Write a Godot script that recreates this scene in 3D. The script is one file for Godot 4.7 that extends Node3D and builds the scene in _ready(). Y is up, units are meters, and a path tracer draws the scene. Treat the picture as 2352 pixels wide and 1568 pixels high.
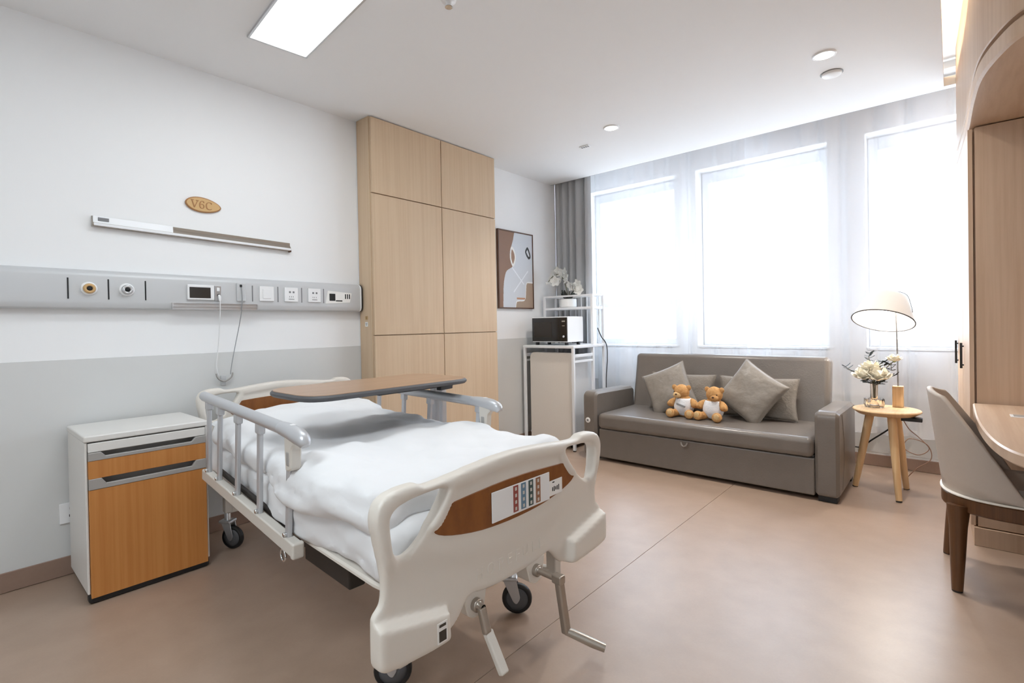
extends Node3D

var M := {}
var X := Transform3D.IDENTITY
var used := {}
var serif := SystemFont.new()
var sans := SystemFont.new()


# ---------------------------------------------------------------- mesh helpers
func sf() -> SurfaceTool:
	var s := SurfaceTool.new()
	s.begin(Mesh.PRIMITIVE_TRIANGLES)
	X = Transform3D.IDENTITY
	return s


func vx(s: SurfaceTool, p: Vector3, n: Vector3) -> void:
	s.set_normal((X.basis * n).normalized())
	s.add_vertex(X * p)


# corners run counter-clockwise as seen from outside
func tri(s: SurfaceTool, a: Vector3, b: Vector3, c: Vector3) -> void:
	var n := (b - a).cross(c - a).normalized()
	vx(s, a, n)
	vx(s, c, n)
	vx(s, b, n)


func quad(s: SurfaceTool, a: Vector3, b: Vector3, c: Vector3, d: Vector3) -> void:
	tri(s, a, b, c)
	tri(s, a, c, d)


func tri_n(s: SurfaceTool, p: PackedVector3Array, n: PackedVector3Array, a: int, b: int, c: int) -> void:
	vx(s, p[a], n[a])
	vx(s, p[c], n[c])
	vx(s, p[b], n[b])


# smooth surface through rows of points; cu, cv: closed across the rows / along a row
func grid(s: SurfaceTool, rows: Array, cu := false, cv := false, flip := false) -> void:
	var nu := rows.size()
	var nv: int = rows[0].size()
	var p := PackedVector3Array()
	for r in rows:
		p.append_array(PackedVector3Array(r))
	var n := PackedVector3Array()
	n.resize(p.size())
	var f := PackedInt32Array()
	for i in (nu if cu else nu - 1):
		for j in (nv if cv else nv - 1):
			var i2 := (i + 1) % nu
			var j2 := (j + 1) % nv
			var a := i * nv + j
			var b := i2 * nv + j
			var c := i2 * nv + j2
			var d := i * nv + j2
			if flip:
				f.append_array(PackedInt32Array([a, d, c, a, c, b]))
			else:
				f.append_array(PackedInt32Array([a, b, c, a, c, d]))
	emit_faces(s, p, f, n)


func emit_faces(s: SurfaceTool, p: PackedVector3Array, f: PackedInt32Array, n: PackedVector3Array) -> void:
	for k in range(0, f.size(), 3):
		var w := (p[f[k + 1]] - p[f[k]]).cross(p[f[k + 2]] - p[f[k]])
		n[f[k]] += w
		n[f[k + 1]] += w
		n[f[k + 2]] += w
	for k in n.size():
		n[k] = n[k].normalized() if n[k].length_squared() > 1e-24 else Vector3.UP
	for k in range(0, f.size(), 3):
		var a := f[k]
		var b := f[k + 1]
		var c := f[k + 2]
		if p[a].distance_squared_to(p[b]) < 1e-14 or p[b].distance_squared_to(p[c]) < 1e-14 or p[a].distance_squared_to(p[c]) < 1e-14:
			continue
		tri_n(s, p, n, a, b, c)


# box with rounded edges
func rbox(s: SurfaceTool, c: Vector3, size: Vector3, r := 0.004, steps := 2) -> void:
	var h := size / 2.0
	r = minf(r, minf(h.x, minf(h.y, h.z)) * 0.999)
	var lists := []
	for ax in 3:
		var l := []
		for k in steps + 1:
			l.append(-h[ax] + r * (1.0 - cos(PI / 2 * k / steps)) * 0.0 + r * k / steps)
		for k in steps + 1:
			l.append(h[ax] - r + r * k / steps)
		lists.append(l)
	for ax in 3:
		var u := (ax + 1) % 3
		var v := (ax + 2) % 3
		for sg in [-1.0, 1.0]:
			var lu: Array = lists[u]
			var lv: Array = lists[v]
			var P := []
			var N := []
			for a in lu:
				var pr := []
				var nr := []
				for b in lv:
					var q := Vector3.ZERO
					q[ax] = h[ax] * sg
					q[u] = a
					q[v] = b
					var inn := q.clamp(-h + Vector3(r, r, r), h - Vector3(r, r, r))
					var n := (q - inn).normalized()
					pr.append(c + inn + n * r)
					nr.append(n)
				P.append(pr)
				N.append(nr)
			for i in lu.size() - 1:
				for j in lv.size() - 1:
					var o := [[i, j], [i + 1, j], [i + 1, j + 1], [i, j + 1]]
					var order := [0, 2, 1, 0, 3, 2] if sg > 0 else [0, 1, 2, 0, 2, 3]
					for k in order:
						vx(s, P[o[k][0]][o[k][1]], N[o[k][0]][o[k][1]])


# rounded bar between two points, w across, h along `up`
func bar(s: SurfaceTool, a: Vector3, b: Vector3, w: float, h: float, r := 0.003, up := Vector3.UP) -> void:
	var keep := X
	var z := (b - a).normalized()
	if absf(z.dot(up)) > 0.98:
		up = Vector3.RIGHT
	var x := up.cross(z).normalized()
	var y := z.cross(x)
	X = X * Transform3D(Basis(x, y, z), (a + b) / 2)
	rbox(s, Vector3.ZERO, Vector3(w, h, a.distance_to(b)), r)
	X = keep


func tube(s: SurfaceTool, pts: Array, rad, seg := 10, caps := true, squash := 1.0) -> void:
	var rows := []
	var n := pts.size()
	var side := Vector3.ZERO
	for i in n:
		var d: Vector3 = (pts[mini(i + 1, n - 1)] - pts[maxi(i - 1, 0)]).normalized()
		if i == 0:
			side = d.cross(Vector3.UP if absf(d.y) < 0.9 else Vector3.RIGHT).normalized()
		side = (side - d * side.dot(d)).normalized()
		var up := side.cross(d)
		var r: float = rad[i] if rad is Array else rad
		var row := []
		for k in seg:
			var a := TAU * k / seg
			row.append(pts[i] + (side * cos(a) + up * sin(a) * squash) * r)
		rows.append(row)
	grid(s, rows, false, true, true)
	if caps:
		for e in [0, n - 1]:
			var c: Vector3 = pts[e]
			for k in seg:
				var a: Vector3 = rows[e][k]
				var b: Vector3 = rows[e][(k + 1) % seg]
				if e == 0:
					tri(s, c, a, b)
				else:
					tri(s, c, b, a)


func lathe(s: SurfaceTool, prof: Array, seg := 24, turn := TAU) -> void:
	var rows := []
	var closed := turn > TAU - 0.01
	for q in prof:
		var row := []
		for k in (seg if closed else seg + 1):
			var a := turn * k / seg
			row.append(Vector3(cos(a) * q.x, q.y, -sin(a) * q.x))
		rows.append(row)
	grid(s, rows, false, closed, true)


func ball(s: SurfaceTool, c: Vector3, r: Vector3, seg := 14) -> void:
	var rows := []
	for i in seg / 2 + 1:
		var t := PI * i / (seg / 2)
		var row := []
		for k in seg:
			var a := TAU * k / seg
			row.append(c + Vector3(sin(t) * cos(a), -cos(t), -sin(t) * sin(a)) * r)
		rows.append(row)
	grid(s, rows, false, true, true)


func area(poly: PackedVector2Array) -> float:
	var t := 0.0
	for i in poly.size():
		t += poly[i].cross(poly[(i + 1) % poly.size()])
	return t / 2


# polygon in the xy plane pushed from z0 to z1 with chamfered rims
func prism(s: SurfaceTool, given, z0: float, z1: float, bev := 0.0) -> void:
	var poly := PackedVector2Array()
	for q in given:
		if poly.is_empty() or poly[poly.size() - 1].distance_to(q) > 1e-5:
			poly.append(q)
	if poly[0].distance_to(poly[poly.size() - 1]) < 1e-5:
		poly.remove_at(poly.size() - 1)
	if area(poly) < 0:
		poly.reverse()
	var n := poly.size()
	var inset := PackedVector2Array()
	var en := PackedVector2Array()
	for i in n:
		var d := (poly[(i + 1) % n] - poly[i]).normalized()
		en.append(Vector2(d.y, -d.x))
	var vn := []
	for i in n:
		var a := en[(i + n - 1) % n]
		var b := en[i]
		var m := (a + b).normalized()
		inset.append(poly[i] - m * bev / maxf(0.5, m.dot(b)))
		vn.append([a, b] if a.dot(b) < 0.8 else [m, m])
	for i in n:
		var j := (i + 1) % n
		var na: Vector2 = vn[i][1]
		var nb: Vector2 = vn[j][0]
		var rings := [[z0, inset, -1.0], [z0 + bev, poly, -0.4], [z1 - bev, poly, 0.4], [z1, inset, 1.0]] if bev > 0 else [[z0, poly, 0.0], [z1, poly, 0.0]]
		for k in rings.size() - 1:
			var lo: Array = rings[k]
			var hi: Array = rings[k + 1]
			var za: float = 0.0 if bev <= 0 or k == 1 else (lo[2] + hi[2]) / 1.4
			var p := [Vector3(lo[1][i].x, lo[1][i].y, lo[0]), Vector3(lo[1][j].x, lo[1][j].y, lo[0]), Vector3(hi[1][j].x, hi[1][j].y, hi[0]), Vector3(hi[1][i].x, hi[1][i].y, hi[0])]
			var q := [Vector3(na.x, na.y, za), Vector3(nb.x, nb.y, za), Vector3(nb.x, nb.y, za), Vector3(na.x, na.y, za)]
			for e in [0, 2, 1, 0, 3, 2]:
				vx(s, p[e], q[e])
	var t := Geometry2D.triangulate_polygon(inset)
	if t.is_empty():
		push_warning("prism cap failed")
		print("cap failed ", poly.size())
	for k in range(0, t.size(), 3):
		var a := inset[t[k]]
		var b := inset[t[k + 1]]
		var c := inset[t[k + 2]]
		if (b - a).cross(c - a) < 0:
			var w := b
			b = c
			c = w
		tri(s, Vector3(a.x, a.y, z1), Vector3(b.x, b.y, z1), Vector3(c.x, c.y, z1))
		tri(s, Vector3(a.x, a.y, z0), Vector3(c.x, c.y, z0), Vector3(b.x, b.y, z0))


# prism whose polygon lies in plan (x, z) and which runs from y0 to y1
func plan(s: SurfaceTool, poly: Array, y0: float, y1: float, bev := 0.0) -> void:
	var keep := X
	X = X * Transform3D(Basis(Vector3.RIGHT, Vector3.FORWARD, Vector3.UP), Vector3.ZERO)
	var q := []
	for p in poly:
		q.append(Vector2(p.x, -p.y))
	prism(s, q, y0, y1, bev)
	X = keep


func rpoly(pts: Array, r, n := 5) -> Array:
	var out := []
	var m := pts.size()
	for i in m:
		var p: Vector2 = pts[i]
		var rr: float = r[i] if r is Array else r
		if rr <= 0.0:
			out.append(p)
			continue
		var a: Vector2 = pts[(i + m - 1) % m]
		var b: Vector2 = pts[(i + 1) % m]
		var pa := p + (a - p).normalized() * minf(rr, p.distance_to(a) * 0.49)
		var pb := p + (b - p).normalized() * minf(rr, p.distance_to(b) * 0.49)
		for k in n + 1:
			var t := float(k) / n
			out.append(pa.lerp(p, t).lerp(p.lerp(pb, t), t))
	return out


func rrect(w: float, h: float, r: float, c := Vector2.ZERO, n := 5) -> Array:
	return rpoly([c + Vector2(-w / 2, -h / 2), c + Vector2(w / 2, -h / 2), c + Vector2(w / 2, h / 2), c + Vector2(-w / 2, h / 2)], r, n)


func curve(pts: Array, n := 6, closed := false) -> Array:
	var out := []
	var m := pts.size()
	for i in (m if closed else m - 1):
		var p0 = pts[(i + m - 1) % m] if closed else pts[maxi(i - 1, 0)]
		var p1 = pts[i]
		var p2 = pts[(i + 1) % m]
		var p3 = pts[(i + 2) % m] if closed else pts[mini(i + 2, m - 1)]
		for k in n:
			var t := float(k) / n
			out.append(0.5 * ((2.0 * p1) + (p2 - p0) * t + (2.0 * p0 - 5.0 * p1 + 4.0 * p2 - p3) * t * t + (3.0 * p1 - p0 - 3.0 * p2 + p3) * t * t * t))
	if not closed:
		out.append(pts[m - 1])
	return out


# surface nets over a field that is negative inside
func nets(s: SurfaceTool, lo: Vector3, hi: Vector3, cell: float, f: Callable) -> void:
	var nx := int(ceil((hi.x - lo.x) / cell)) + 1
	var ny := int(ceil((hi.y - lo.y) / cell)) + 1
	var nz := int(ceil((hi.z - lo.z) / cell)) + 1
	var val := PackedFloat32Array()
	val.resize(nx * ny * nz)
	var at := 0
	for i in nx:
		for j in ny:
			for k in nz:
				val[at] = f.call(lo + Vector3(i, j, k) * cell)
				at += 1
	var idx := PackedInt32Array()
	idx.resize(nx * ny * nz)
	idx.fill(-1)
	var p := PackedVector3Array()
	var sx := ny * nz
	var off := [0, 1, nz, nz + 1, sx, sx + 1, sx + nz, sx + nz + 1]
	var ed := [[0, 1], [2, 3], [4, 5], [6, 7], [0, 2], [1, 3], [4, 6], [5, 7], [0, 4], [1, 5], [2, 6], [3, 7]]
	for i in nx - 1:
		for j in ny - 1:
			for k in nz - 1:
				var o := i * sx + j * nz + k
				var c := 0
				for e in off:
					if val[o + e] < 0.0:
						c += 1
				if c == 0 or c == 8:
					continue
				var sum := Vector3.ZERO
				var m := 0
				for e in ed:
					var a := val[o + off[e[0]]]
					var b := val[o + off[e[1]]]
					if (a < 0.0) == (b < 0.0):
						continue
					var t := a / (a - b)
					var pa := Vector3(e[0] >> 2 & 1, e[0] >> 1 & 1, e[0] & 1)
					var pb := Vector3(e[1] >> 2 & 1, e[1] >> 1 & 1, e[1] & 1)
					sum += pa.lerp(pb, t)
					m += 1
				idx[o] = p.size()
				p.append(lo + (Vector3(i, j, k) + sum / m) * cell)
	var fc := PackedInt32Array()
	for i in range(1, nx - 1):
		for j in range(1, ny - 1):
			for k in range(1, nz - 1):
				var o := i * sx + j * nz + k
				var a := val[o] < 0.0
				for ax in 3:
					var st: int = [sx, nz, 1][ax]
					if a == (val[o + st] < 0.0):
						continue
					var du: int = [nz, 1, sx][ax]
					var dv: int = [1, sx, nz][ax]
					var q0 := idx[o - du - dv]
					var q1 := idx[o - dv]
					var q2 := idx[o]
					var q3 := idx[o - du]
					if a:
						fc.append_array(PackedInt32Array([q0, q1, q2, q0, q2, q3]))
					else:
						fc.append_array(PackedInt32Array([q0, q2, q1, q0, q3, q2]))
	var n := PackedVector3Array()
	n.resize(p.size())
	emit_faces(s, p, fc, n)


func smin(a: float, b: float, k: float) -> float:
	var h := maxf(k - absf(a - b), 0.0) / k
	return minf(a, b) - h * h * k * 0.25


func sd_ell(p: Vector3, c: Vector3, r: Vector3) -> float:
	var q := (p - c) / r
	var k := q.length()
	return (k - 1.0) * minf(r.x, minf(r.y, r.z)) if k < 1e-4 else k * (k - 1.0) / (q / r).length()


func sd_box(p: Vector3, c: Vector3, h: Vector3, r: float) -> float:
	var q := (p - c).abs() - h + Vector3(r, r, r)
	return q.max(Vector3.ZERO).length() + minf(maxf(q.x, maxf(q.y, q.z)), 0.0) - r


func sd_poly(p: Vector2, poly: Array) -> float:
	var d := 1e9
	var ins := false
	var j := poly.size() - 1
	for i in poly.size():
		var a: Vector2 = poly[i]
		var b: Vector2 = poly[j]
		var e := b - a
		var w := p - a
		d = minf(d, (w - e * clampf(w.dot(e) / e.length_squared(), 0.0, 1.0)).length_squared())
		if (a.y > p.y) != (b.y > p.y) and p.x < (b.x - a.x) * (p.y - a.y) / (b.y - a.y) + a.x:
			ins = not ins
		j = i
	return -sqrt(d) if ins else sqrt(d)


# padded cushion: w by h, t thick, in the xy plane, with pinched corners and a seam
func cushion(s: SurfaceTool, w: float, h: float, t: float, n := 22, sag := 0.0, seed_ := 1) -> void:
	var fn := FastNoiseLite.new()
	fn.seed = seed_
	fn.frequency = 5.0
	for side in [1.0, -1.0]:
		var rows := []
		for i in n + 1:
			var row := []
			for j in n + 1:
				var u := -1.0 + 2.0 * i / n
				var v := -1.0 + 2.0 * j / n
				u = sin(u * PI / 2) * 0.5 + u * 0.5
				v = sin(v * PI / 2) * 0.5 + v * 0.5
				var x := u * w / 2 * (1.0 - 0.07 * (1.0 - v * v) * u * u)
				var y := v * h / 2 * (1.0 - 0.07 * (1.0 - u * u) * v * v)
				var e := pow(maxf(0.0, (1.0 - pow(absf(u), 2.6)) * (1.0 - pow(absf(v), 2.6))), 0.42)
				var z: float = side * (t / 2 * e + 0.0015)
				var rim := minf(1.0, 3.0 * (1.0 - maxf(absf(u), absf(v))))
				z += fn.get_noise_3d(x * 1.4, y * 1.4, side * 3.0) * 0.012 * rim
				z -= sag * (0.5 - 0.5 * v) * 0.0
				row.append(Vector3(x, y, z))
			rows.append(row)
		grid(s, rows, false, false, side < 0)
	var pts := []
	for k in 4 * n:
		var e := k / n
		var t2 := -1.0 + 2.0 * (k % n) / n
		var u: float = [t2, 1.0, -t2, -1.0][e]
		var v: float = [-1.0, t2, 1.0, -t2][e]
		u = sin(u * PI / 2) * 0.5 + u * 0.5
		v = sin(v * PI / 2) * 0.5 + v * 0.5
		pts.append(Vector3(u * w / 2 * (1.0 - 0.07 * (1.0 - v * v) * u * u), v * h / 2 * (1.0 - 0.07 * (1.0 - u * u) * v * v), 0))
	pts.append(pts[0])
	tube(s, pts, 0.0035, 6, false)


# ---------------------------------------------------------------- scene helpers
func numbered(called: String) -> String:
	if not used.has(called):
		used[called] = 0
		return called
	used[called] += 1
	return "%s_%03d" % [called, used[called]]


func tag(o: Node3D, label: String, category: String, group := "") -> Node3D:
	o.set_meta("label", label)
	o.set_meta("category", category)
	if group:
		o.set_meta("group", group)
	return o


func thing(called: String, label: String, category: String, at := Vector3.ZERO, turn := 0.0, group := "") -> Node3D:
	var o := Node3D.new()
	o.name = numbered(called)
	add_child(o)
	o.position = at
	o.rotation_degrees.y = turn
	return tag(o, label, category, group)


func part(called: String, s: SurfaceTool, m: Material, parent: Node, at := Vector3.ZERO) -> MeshInstance3D:
	var o := MeshInstance3D.new()
	o.name = numbered(called) if parent == self else called
	s.index()
	o.mesh = s.commit()
	o.material_override = m
	o.position = at
	parent.add_child(o, true)
	return o


func pivot(called: String, parent: Node, at := Vector3.ZERO) -> Node3D:
	var o := Node3D.new()
	o.name = called
	parent.add_child(o, true)
	o.position = at
	return o


func struct(called: String, s: SurfaceTool, m: Material) -> MeshInstance3D:
	var o := part(called, s, m, self)
	o.set_meta("kind", "structure")
	return o


func copy_of(o: Node3D, label: String, at: Vector3, turn := 0.0) -> Node3D:
	var c: Node3D = o.duplicate()
	c.name = numbered(String(o.name))
	add_child(c)
	c.position = at
	c.rotation_degrees.y = turn
	c.set_meta("label", label)
	return c


func words(s: SurfaceTool, text: String, font: Font, height: float, depth: float) -> void:
	var t := TextMesh.new()
	t.text = text
	t.font = font
	t.font_size = 48
	t.pixel_size = height / 48.0
	t.depth = depth
	t.curve_step = 2.0
	s.append_from(t, 0, X)


# ---------------------------------------------------------------- materials
func mat(called: String, c: Color, rough := 0.6, metal := 0.0, spec := 0.5) -> StandardMaterial3D:
	var m := StandardMaterial3D.new()
	m.resource_name = called
	m.albedo_color = c
	m.roughness = rough
	m.metallic = metal
	m.metallic_specular = spec
	M[called] = m
	return m


func c8(r: int, g: int, b: int) -> Color:
	return Color(r / 255.0, g / 255.0, b / 255.0)


func noise(sd: int, freq: float, oct := 4) -> FastNoiseLite:
	var n := FastNoiseLite.new()
	n.seed = sd
	n.frequency = freq
	n.fractal_octaves = oct
	return n


# wood grain that runs up the picture
func grain(sd: int, a: Color, b: Color, size := 320) -> ImageTexture:
	var fine := noise(sd, 0.09, 4).get_seamless_image(size, 24)
	fine.resize(size, size, Image.INTERPOLATE_CUBIC)
	var wide := noise(sd + 7, 0.02, 3).get_seamless_image(size, 32)
	wide.resize(size, size, Image.INTERPOLATE_CUBIC)
	var pore := noise(sd + 13, 0.3, 2).get_seamless_image(size, 64)
	pore.resize(size, size, Image.INTERPOLATE_CUBIC)
	var im := Image.create(size, size, false, Image.FORMAT_RGB8)
	for y in size:
		for x in size:
			var t := 0.45 * fine.get_pixel(x, y).r + 0.4 * wide.get_pixel(x, y).r + 0.15 * pore.get_pixel(x, y).r
			im.set_pixel(x, y, a.lerp(b, smoothstep(0.25, 0.75, t)))
	return ImageTexture.create_from_image(im)


func mottle(sd: int, a: Color, b: Color, freq: float, size := 320) -> ImageTexture:
	var n1 := noise(sd, freq, 4).get_seamless_image(size, size)
	var n2 := noise(sd + 3, 0.35, 2).get_seamless_image(size, size)
	var im := Image.create(size, size, false, Image.FORMAT_RGB8)
	for y in size:
		for x in size:
			im.set_pixel(x, y, a.lerp(b, clampf(0.7 * n1.get_pixel(x, y).r + 0.3 * n2.get_pixel(x, y).r, 0, 1)))
	return ImageTexture.create_from_image(im)


func bumps(sd: int, freq: float, strength := 2.0, size := 256) -> ImageTexture:
	var im := noise(sd, freq, 3).get_seamless_image(size, size)
	im.convert(Image.FORMAT_RGBA8)
	im.bump_map_to_normal_map(strength)
	return ImageTexture.create_from_image(im)


func weave(size := 128) -> ImageTexture:
	var im := Image.create(size, size, false, Image.FORMAT_RGBA8)
	for y in size:
		for x in size:
			var a := sin(TAU * x / 8.0)
			var b := sin(TAU * y / 8.0)
			var v := 0.5 + 0.25 * (a if (int(x / 8) + int(y / 8)) % 2 == 0 else b)
			im.set_pixel(x, y, Color(v, v, v))
	im.bump_map_to_normal_map(2.0)
	return ImageTexture.create_from_image(im)


func skin(m: StandardMaterial3D, tex: Texture2D, scale: Vector3, normal: Texture2D = null, depth := 0.3, world := false) -> StandardMaterial3D:
	m.albedo_texture = tex
	m.uv1_triplanar = true
	m.uv1_world_triplanar = world
	m.uv1_triplanar_sharpness = 4.0
	m.uv1_scale = scale
	if normal:
		m.normal_enabled = true
		m.normal_texture = normal
		m.normal_scale = depth
	return m


func make_materials() -> void:
	mat("white_paint", c8(243, 243, 243), 0.9, 0, 0.3)
	mat("ceiling_paint", c8(243, 243, 243), 0.95, 0, 0.2)
	mat("grey_wainscot", c8(214, 214, 212), 0.55, 0, 0.4)
	skin(mat("vinyl_floor", Color.WHITE, 0.36, 0, 0.64), mottle(5, c8(164, 140, 121), c8(176, 152, 133), 0.02), Vector3(0.8, 0.8, 0.8), bumps(31, 0.03, 1.5), 0.05, true)
	skin(mat("vinyl_skirting", Color.WHITE, 0.45, 0, 0.4), mottle(6, c8(146, 120, 105), c8(158, 132, 117), 0.03, 128), Vector3(1, 1, 1))
	mat("seam_brown", c8(120, 92, 77), 0.6)
	skin(mat("wardrobe_wood", Color.WHITE, 0.5, 0, 0.4), grain(11, c8(211, 186, 156), c8(204, 177, 147)), Vector3(1.3, 0.35, 1.3))
	skin(mat("desk_wood", Color.WHITE, 0.45, 0, 0.45), grain(17, c8(208, 181, 156), c8(197, 168, 142)), Vector3(1.2, 0.3, 1.2))
	skin(mat("desk_top_wood", Color.WHITE, 0.3, 0, 0.5), grain(19, c8(212, 186, 162), c8(199, 170, 145)), Vector3(1.2, 0.4, 0.4))
	skin(mat("cabinet_wood", Color.WHITE, 0.45, 0, 0.45), grain(23, c8(201, 137, 75), c8(190, 124, 64)), Vector3(1.5, 0.3, 1.5))
	skin(mat("inlay_wood", Color.WHITE, 0.35, 0, 0.5), grain(29, c8(142, 86, 38), c8(126, 73, 30)), Vector3(0.8, 3, 0.8))
	skin(mat("tray_wood", Color.WHITE, 0.3, 0, 0.5), grain(37, c8(176, 143, 114), c8(162, 128, 100)), Vector3(1.6, 0.5, 0.6))
	skin(mat("beech", Color.WHITE, 0.45, 0, 0.4), grain(41, c8(229, 196, 152), c8(216, 178, 132)), Vector3(3, 0.8, 3))
	skin(mat("walnut", Color.WHITE, 0.35, 0, 0.5), grain(43, c8(100, 64, 34), c8(80, 49, 24)), Vector3(4, 1, 4))
	mat("bed_plastic", c8(226, 219, 209), 0.38, 0, 0.5)
	mat("bed_steel", c8(214, 208, 199), 0.4, 0.0, 0.5)
	mat("rail_grey", c8(196, 197, 200), 0.35, 0.35, 0.5)
	mat("aluminium", c8(205, 206, 208), 0.3, 0.8)
	mat("chrome", c8(215, 215, 215), 0.15, 1.0)
	mat("brushed_nickel", c8(176, 168, 158), 0.32, 0.85)
	mat("panel_grey", c8(203, 204, 205), 0.42, 0.1, 0.5)
	mat("slit_black", c8(28, 28, 30), 0.7)
	mat("black_plastic", c8(24, 24, 25), 0.5)
	mat("dark_rubber", c8(44, 44, 46), 0.6)
	mat("wheel_grey", c8(92, 93, 96), 0.5)
	mat("dark_steel", c8(52, 46, 42), 0.55, 0.2)
	mat("white_plastic", c8(240, 240, 240), 0.35, 0, 0.5)
	mat("white_metal", c8(240, 241, 243), 0.35, 0.0, 0.5)
	mat("cabinet_shell", c8(226, 223, 218), 0.4, 0, 0.5)
	mat("pull_grey", c8(168, 164, 160), 0.45, 0.1)
	var linen := mat("white_linen", c8(234, 234, 235), 0.9, 0, 0.2)
	linen.normal_enabled = true
	linen.normal_texture = bumps(51, 0.012, 6.0)
	linen.uv1_triplanar = true
	linen.uv1_scale = Vector3(1.4, 1.4, 1.4)
	linen.normal_scale = 0.35
	skin(mat("sofa_leather", Color.WHITE, 0.29, 0, 0.55), mottle(61, c8(114, 106, 99), c8(121, 113, 106), 0.03, 128), Vector3(2, 2, 2), bumps(62, 0.12, 2.0), 0.12)
	skin(mat("cushion_satin", Color.WHITE, 0.42, 0, 0.5), mottle(63, c8(136, 128, 119), c8(146, 138, 129), 0.05, 128), Vector3(4, 4, 4), bumps(64, 0.02, 4.0), 0.4)
	skin(mat("cushion_linen", Color.WHITE, 0.7, 0, 0.4), mottle(65, c8(130, 122, 113), c8(140, 132, 123), 0.1, 128), Vector3(4, 4, 4), bumps(66, 0.05, 4.0), 0.4)
	skin(mat("bear_fur", Color.WHITE, 0.95, 0, 0.2), mottle(67, c8(222, 180, 126), c8(184, 130, 80), 0.05, 128), Vector3(7, 7, 7), bumps(68, 0.15, 6.0), 0.8)
	skin(mat("bear_muzzle", Color.WHITE, 0.95, 0, 0.2), mottle(69, c8(234, 205, 160), c8(214, 176, 122), 0.06, 128), Vector3(7, 7, 7), bumps(68, 0.15, 6.0), 0.8)
	skin(mat("bear_shirt", Color.WHITE, 0.9, 0, 0.2), mottle(70, c8(240, 240, 242), c8(224, 226, 232), 0.05, 128), Vector3(6, 6, 6), bumps(71, 0.08, 4.0), 0.5)
	skin(mat("chair_leather", Color.WHITE, 0.5, 0, 0.45), mottle(72, c8(186, 173, 161), c8(192, 180, 168), 0.03, 128), Vector3(2, 2, 2), bumps(62, 0.12, 2.0), 0.08)
	mat("chair_seat", c8(150, 142, 135), 0.45)
	mat("piping", c8(236, 230, 220), 0.4)
	skin(mat("drape_grey", Color.WHITE, 0.85, 0, 0.2), mottle(73, c8(180, 180, 181), c8(190, 190, 191), 0.2, 128), Vector3(6, 6, 6), weave(), 0.15)
	var sheer := mat("sheer_voile", Color(0.97, 0.97, 0.98, 0.42), 0.95, 0, 0.1)
	sheer.transparency = BaseMaterial3D.TRANSPARENCY_ALPHA
	sheer.backlight_enabled = true
	sheer.backlight = Color(0.22, 0.22, 0.22)
	sheer.cull_mode = BaseMaterial3D.CULL_DISABLED
	var pane := mat("window_glass", Color(0.95, 0.97, 0.97, 0.06), 0.02)
	pane.transparency = BaseMaterial3D.TRANSPARENCY_ALPHA
	mat("window_frame", c8(236, 237, 239), 0.45)
	skin(mat("fridge_cream", Color.WHITE, 0.45, 0, 0.5), mottle(74, c8(230, 221, 210), c8(234, 226, 216), 0.1, 128), Vector3(5, 5, 5))
	mat("fridge_side", c8(226, 226, 226), 0.45)
	mat("oven_glass", c8(18, 15, 13), 0.12, 0, 0.6)
	mat("oven_window", c8(44, 38, 32), 0.2, 0, 0.5)
	mat("silver_print", c8(170, 165, 150), 0.5)
	mat("screen_dark", c8(50, 47, 44), 0.15, 0, 0.6)
	mat("edge_grey", c8(84, 84, 86), 0.5)
	mat("print_black", c8(30, 30, 30), 0.8)
	mat("print_grey", c8(130, 130, 132), 0.8)
	mat("paper_white", c8(242, 240, 236), 0.75)
	mat("print_pale", c8(206, 200, 192), 0.75)
	mat("card_red", c8(150, 74, 66), 0.6)
	mat("card_blue", c8(104, 134, 156), 0.6)
	mat("card_green", c8(66, 84, 82), 0.6)
	mat("card_tan", c8(150, 104, 76), 0.6)
	mat("brass_wood", c8(208, 170, 118), 0.5, 0.1)
	mat("brass_edge", c8(168, 122, 78), 0.5, 0.2)
	mat("frame_brown", c8(92, 62, 42), 0.5)
	mat("leaf_dark", c8(40, 46, 36), 0.5)
	mat("leaf_blue", c8(78, 92, 96), 0.6)
	mat("stem_green", c8(104, 98, 66), 0.6)
	var petal := mat("petal_white", c8(246, 246, 242), 0.7, 0, 0.3)
	petal.backlight_enabled = true
	petal.backlight = Color(0.4, 0.4, 0.4)
	mat("rose_cream", c8(246, 240, 224), 0.75, 0, 0.3)
	mat("bud_green", c8(170, 178, 112), 0.7)
	var glass := mat("vase_glass", Color(0.97, 0.95, 0.93, 0.0), 0.02)
	glass.transparency = BaseMaterial3D.TRANSPARENCY_ALPHA
	glass.refraction_enabled = true
	glass.refraction_scale = 0.05
	var shade := mat("lamp_shade_fabric", c8(242, 237, 230), 0.85, 0, 0.2)
	shade.backlight_enabled = true
	shade.backlight = Color(0.22, 0.22, 0.22)
	mat("shade_rim", c8(70, 66, 64), 0.6)
	mat("cord_black", c8(34, 34, 36), 0.6)
	mat("cord_grey", c8(150, 152, 154), 0.6)
	mat("cord_brown", c8(150, 118, 98), 0.7)
	mat("cord_white", c8(232, 232, 232), 0.5)
	mat("pot_white", c8(244, 244, 242), 0.3)


func glow(called: String, c: Color, e: float) -> StandardMaterial3D:
	var m := mat(called, c, 0.6)
	m.emission_enabled = true
	m.emission = c
	m.emission_energy_multiplier = e
	return m


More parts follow.
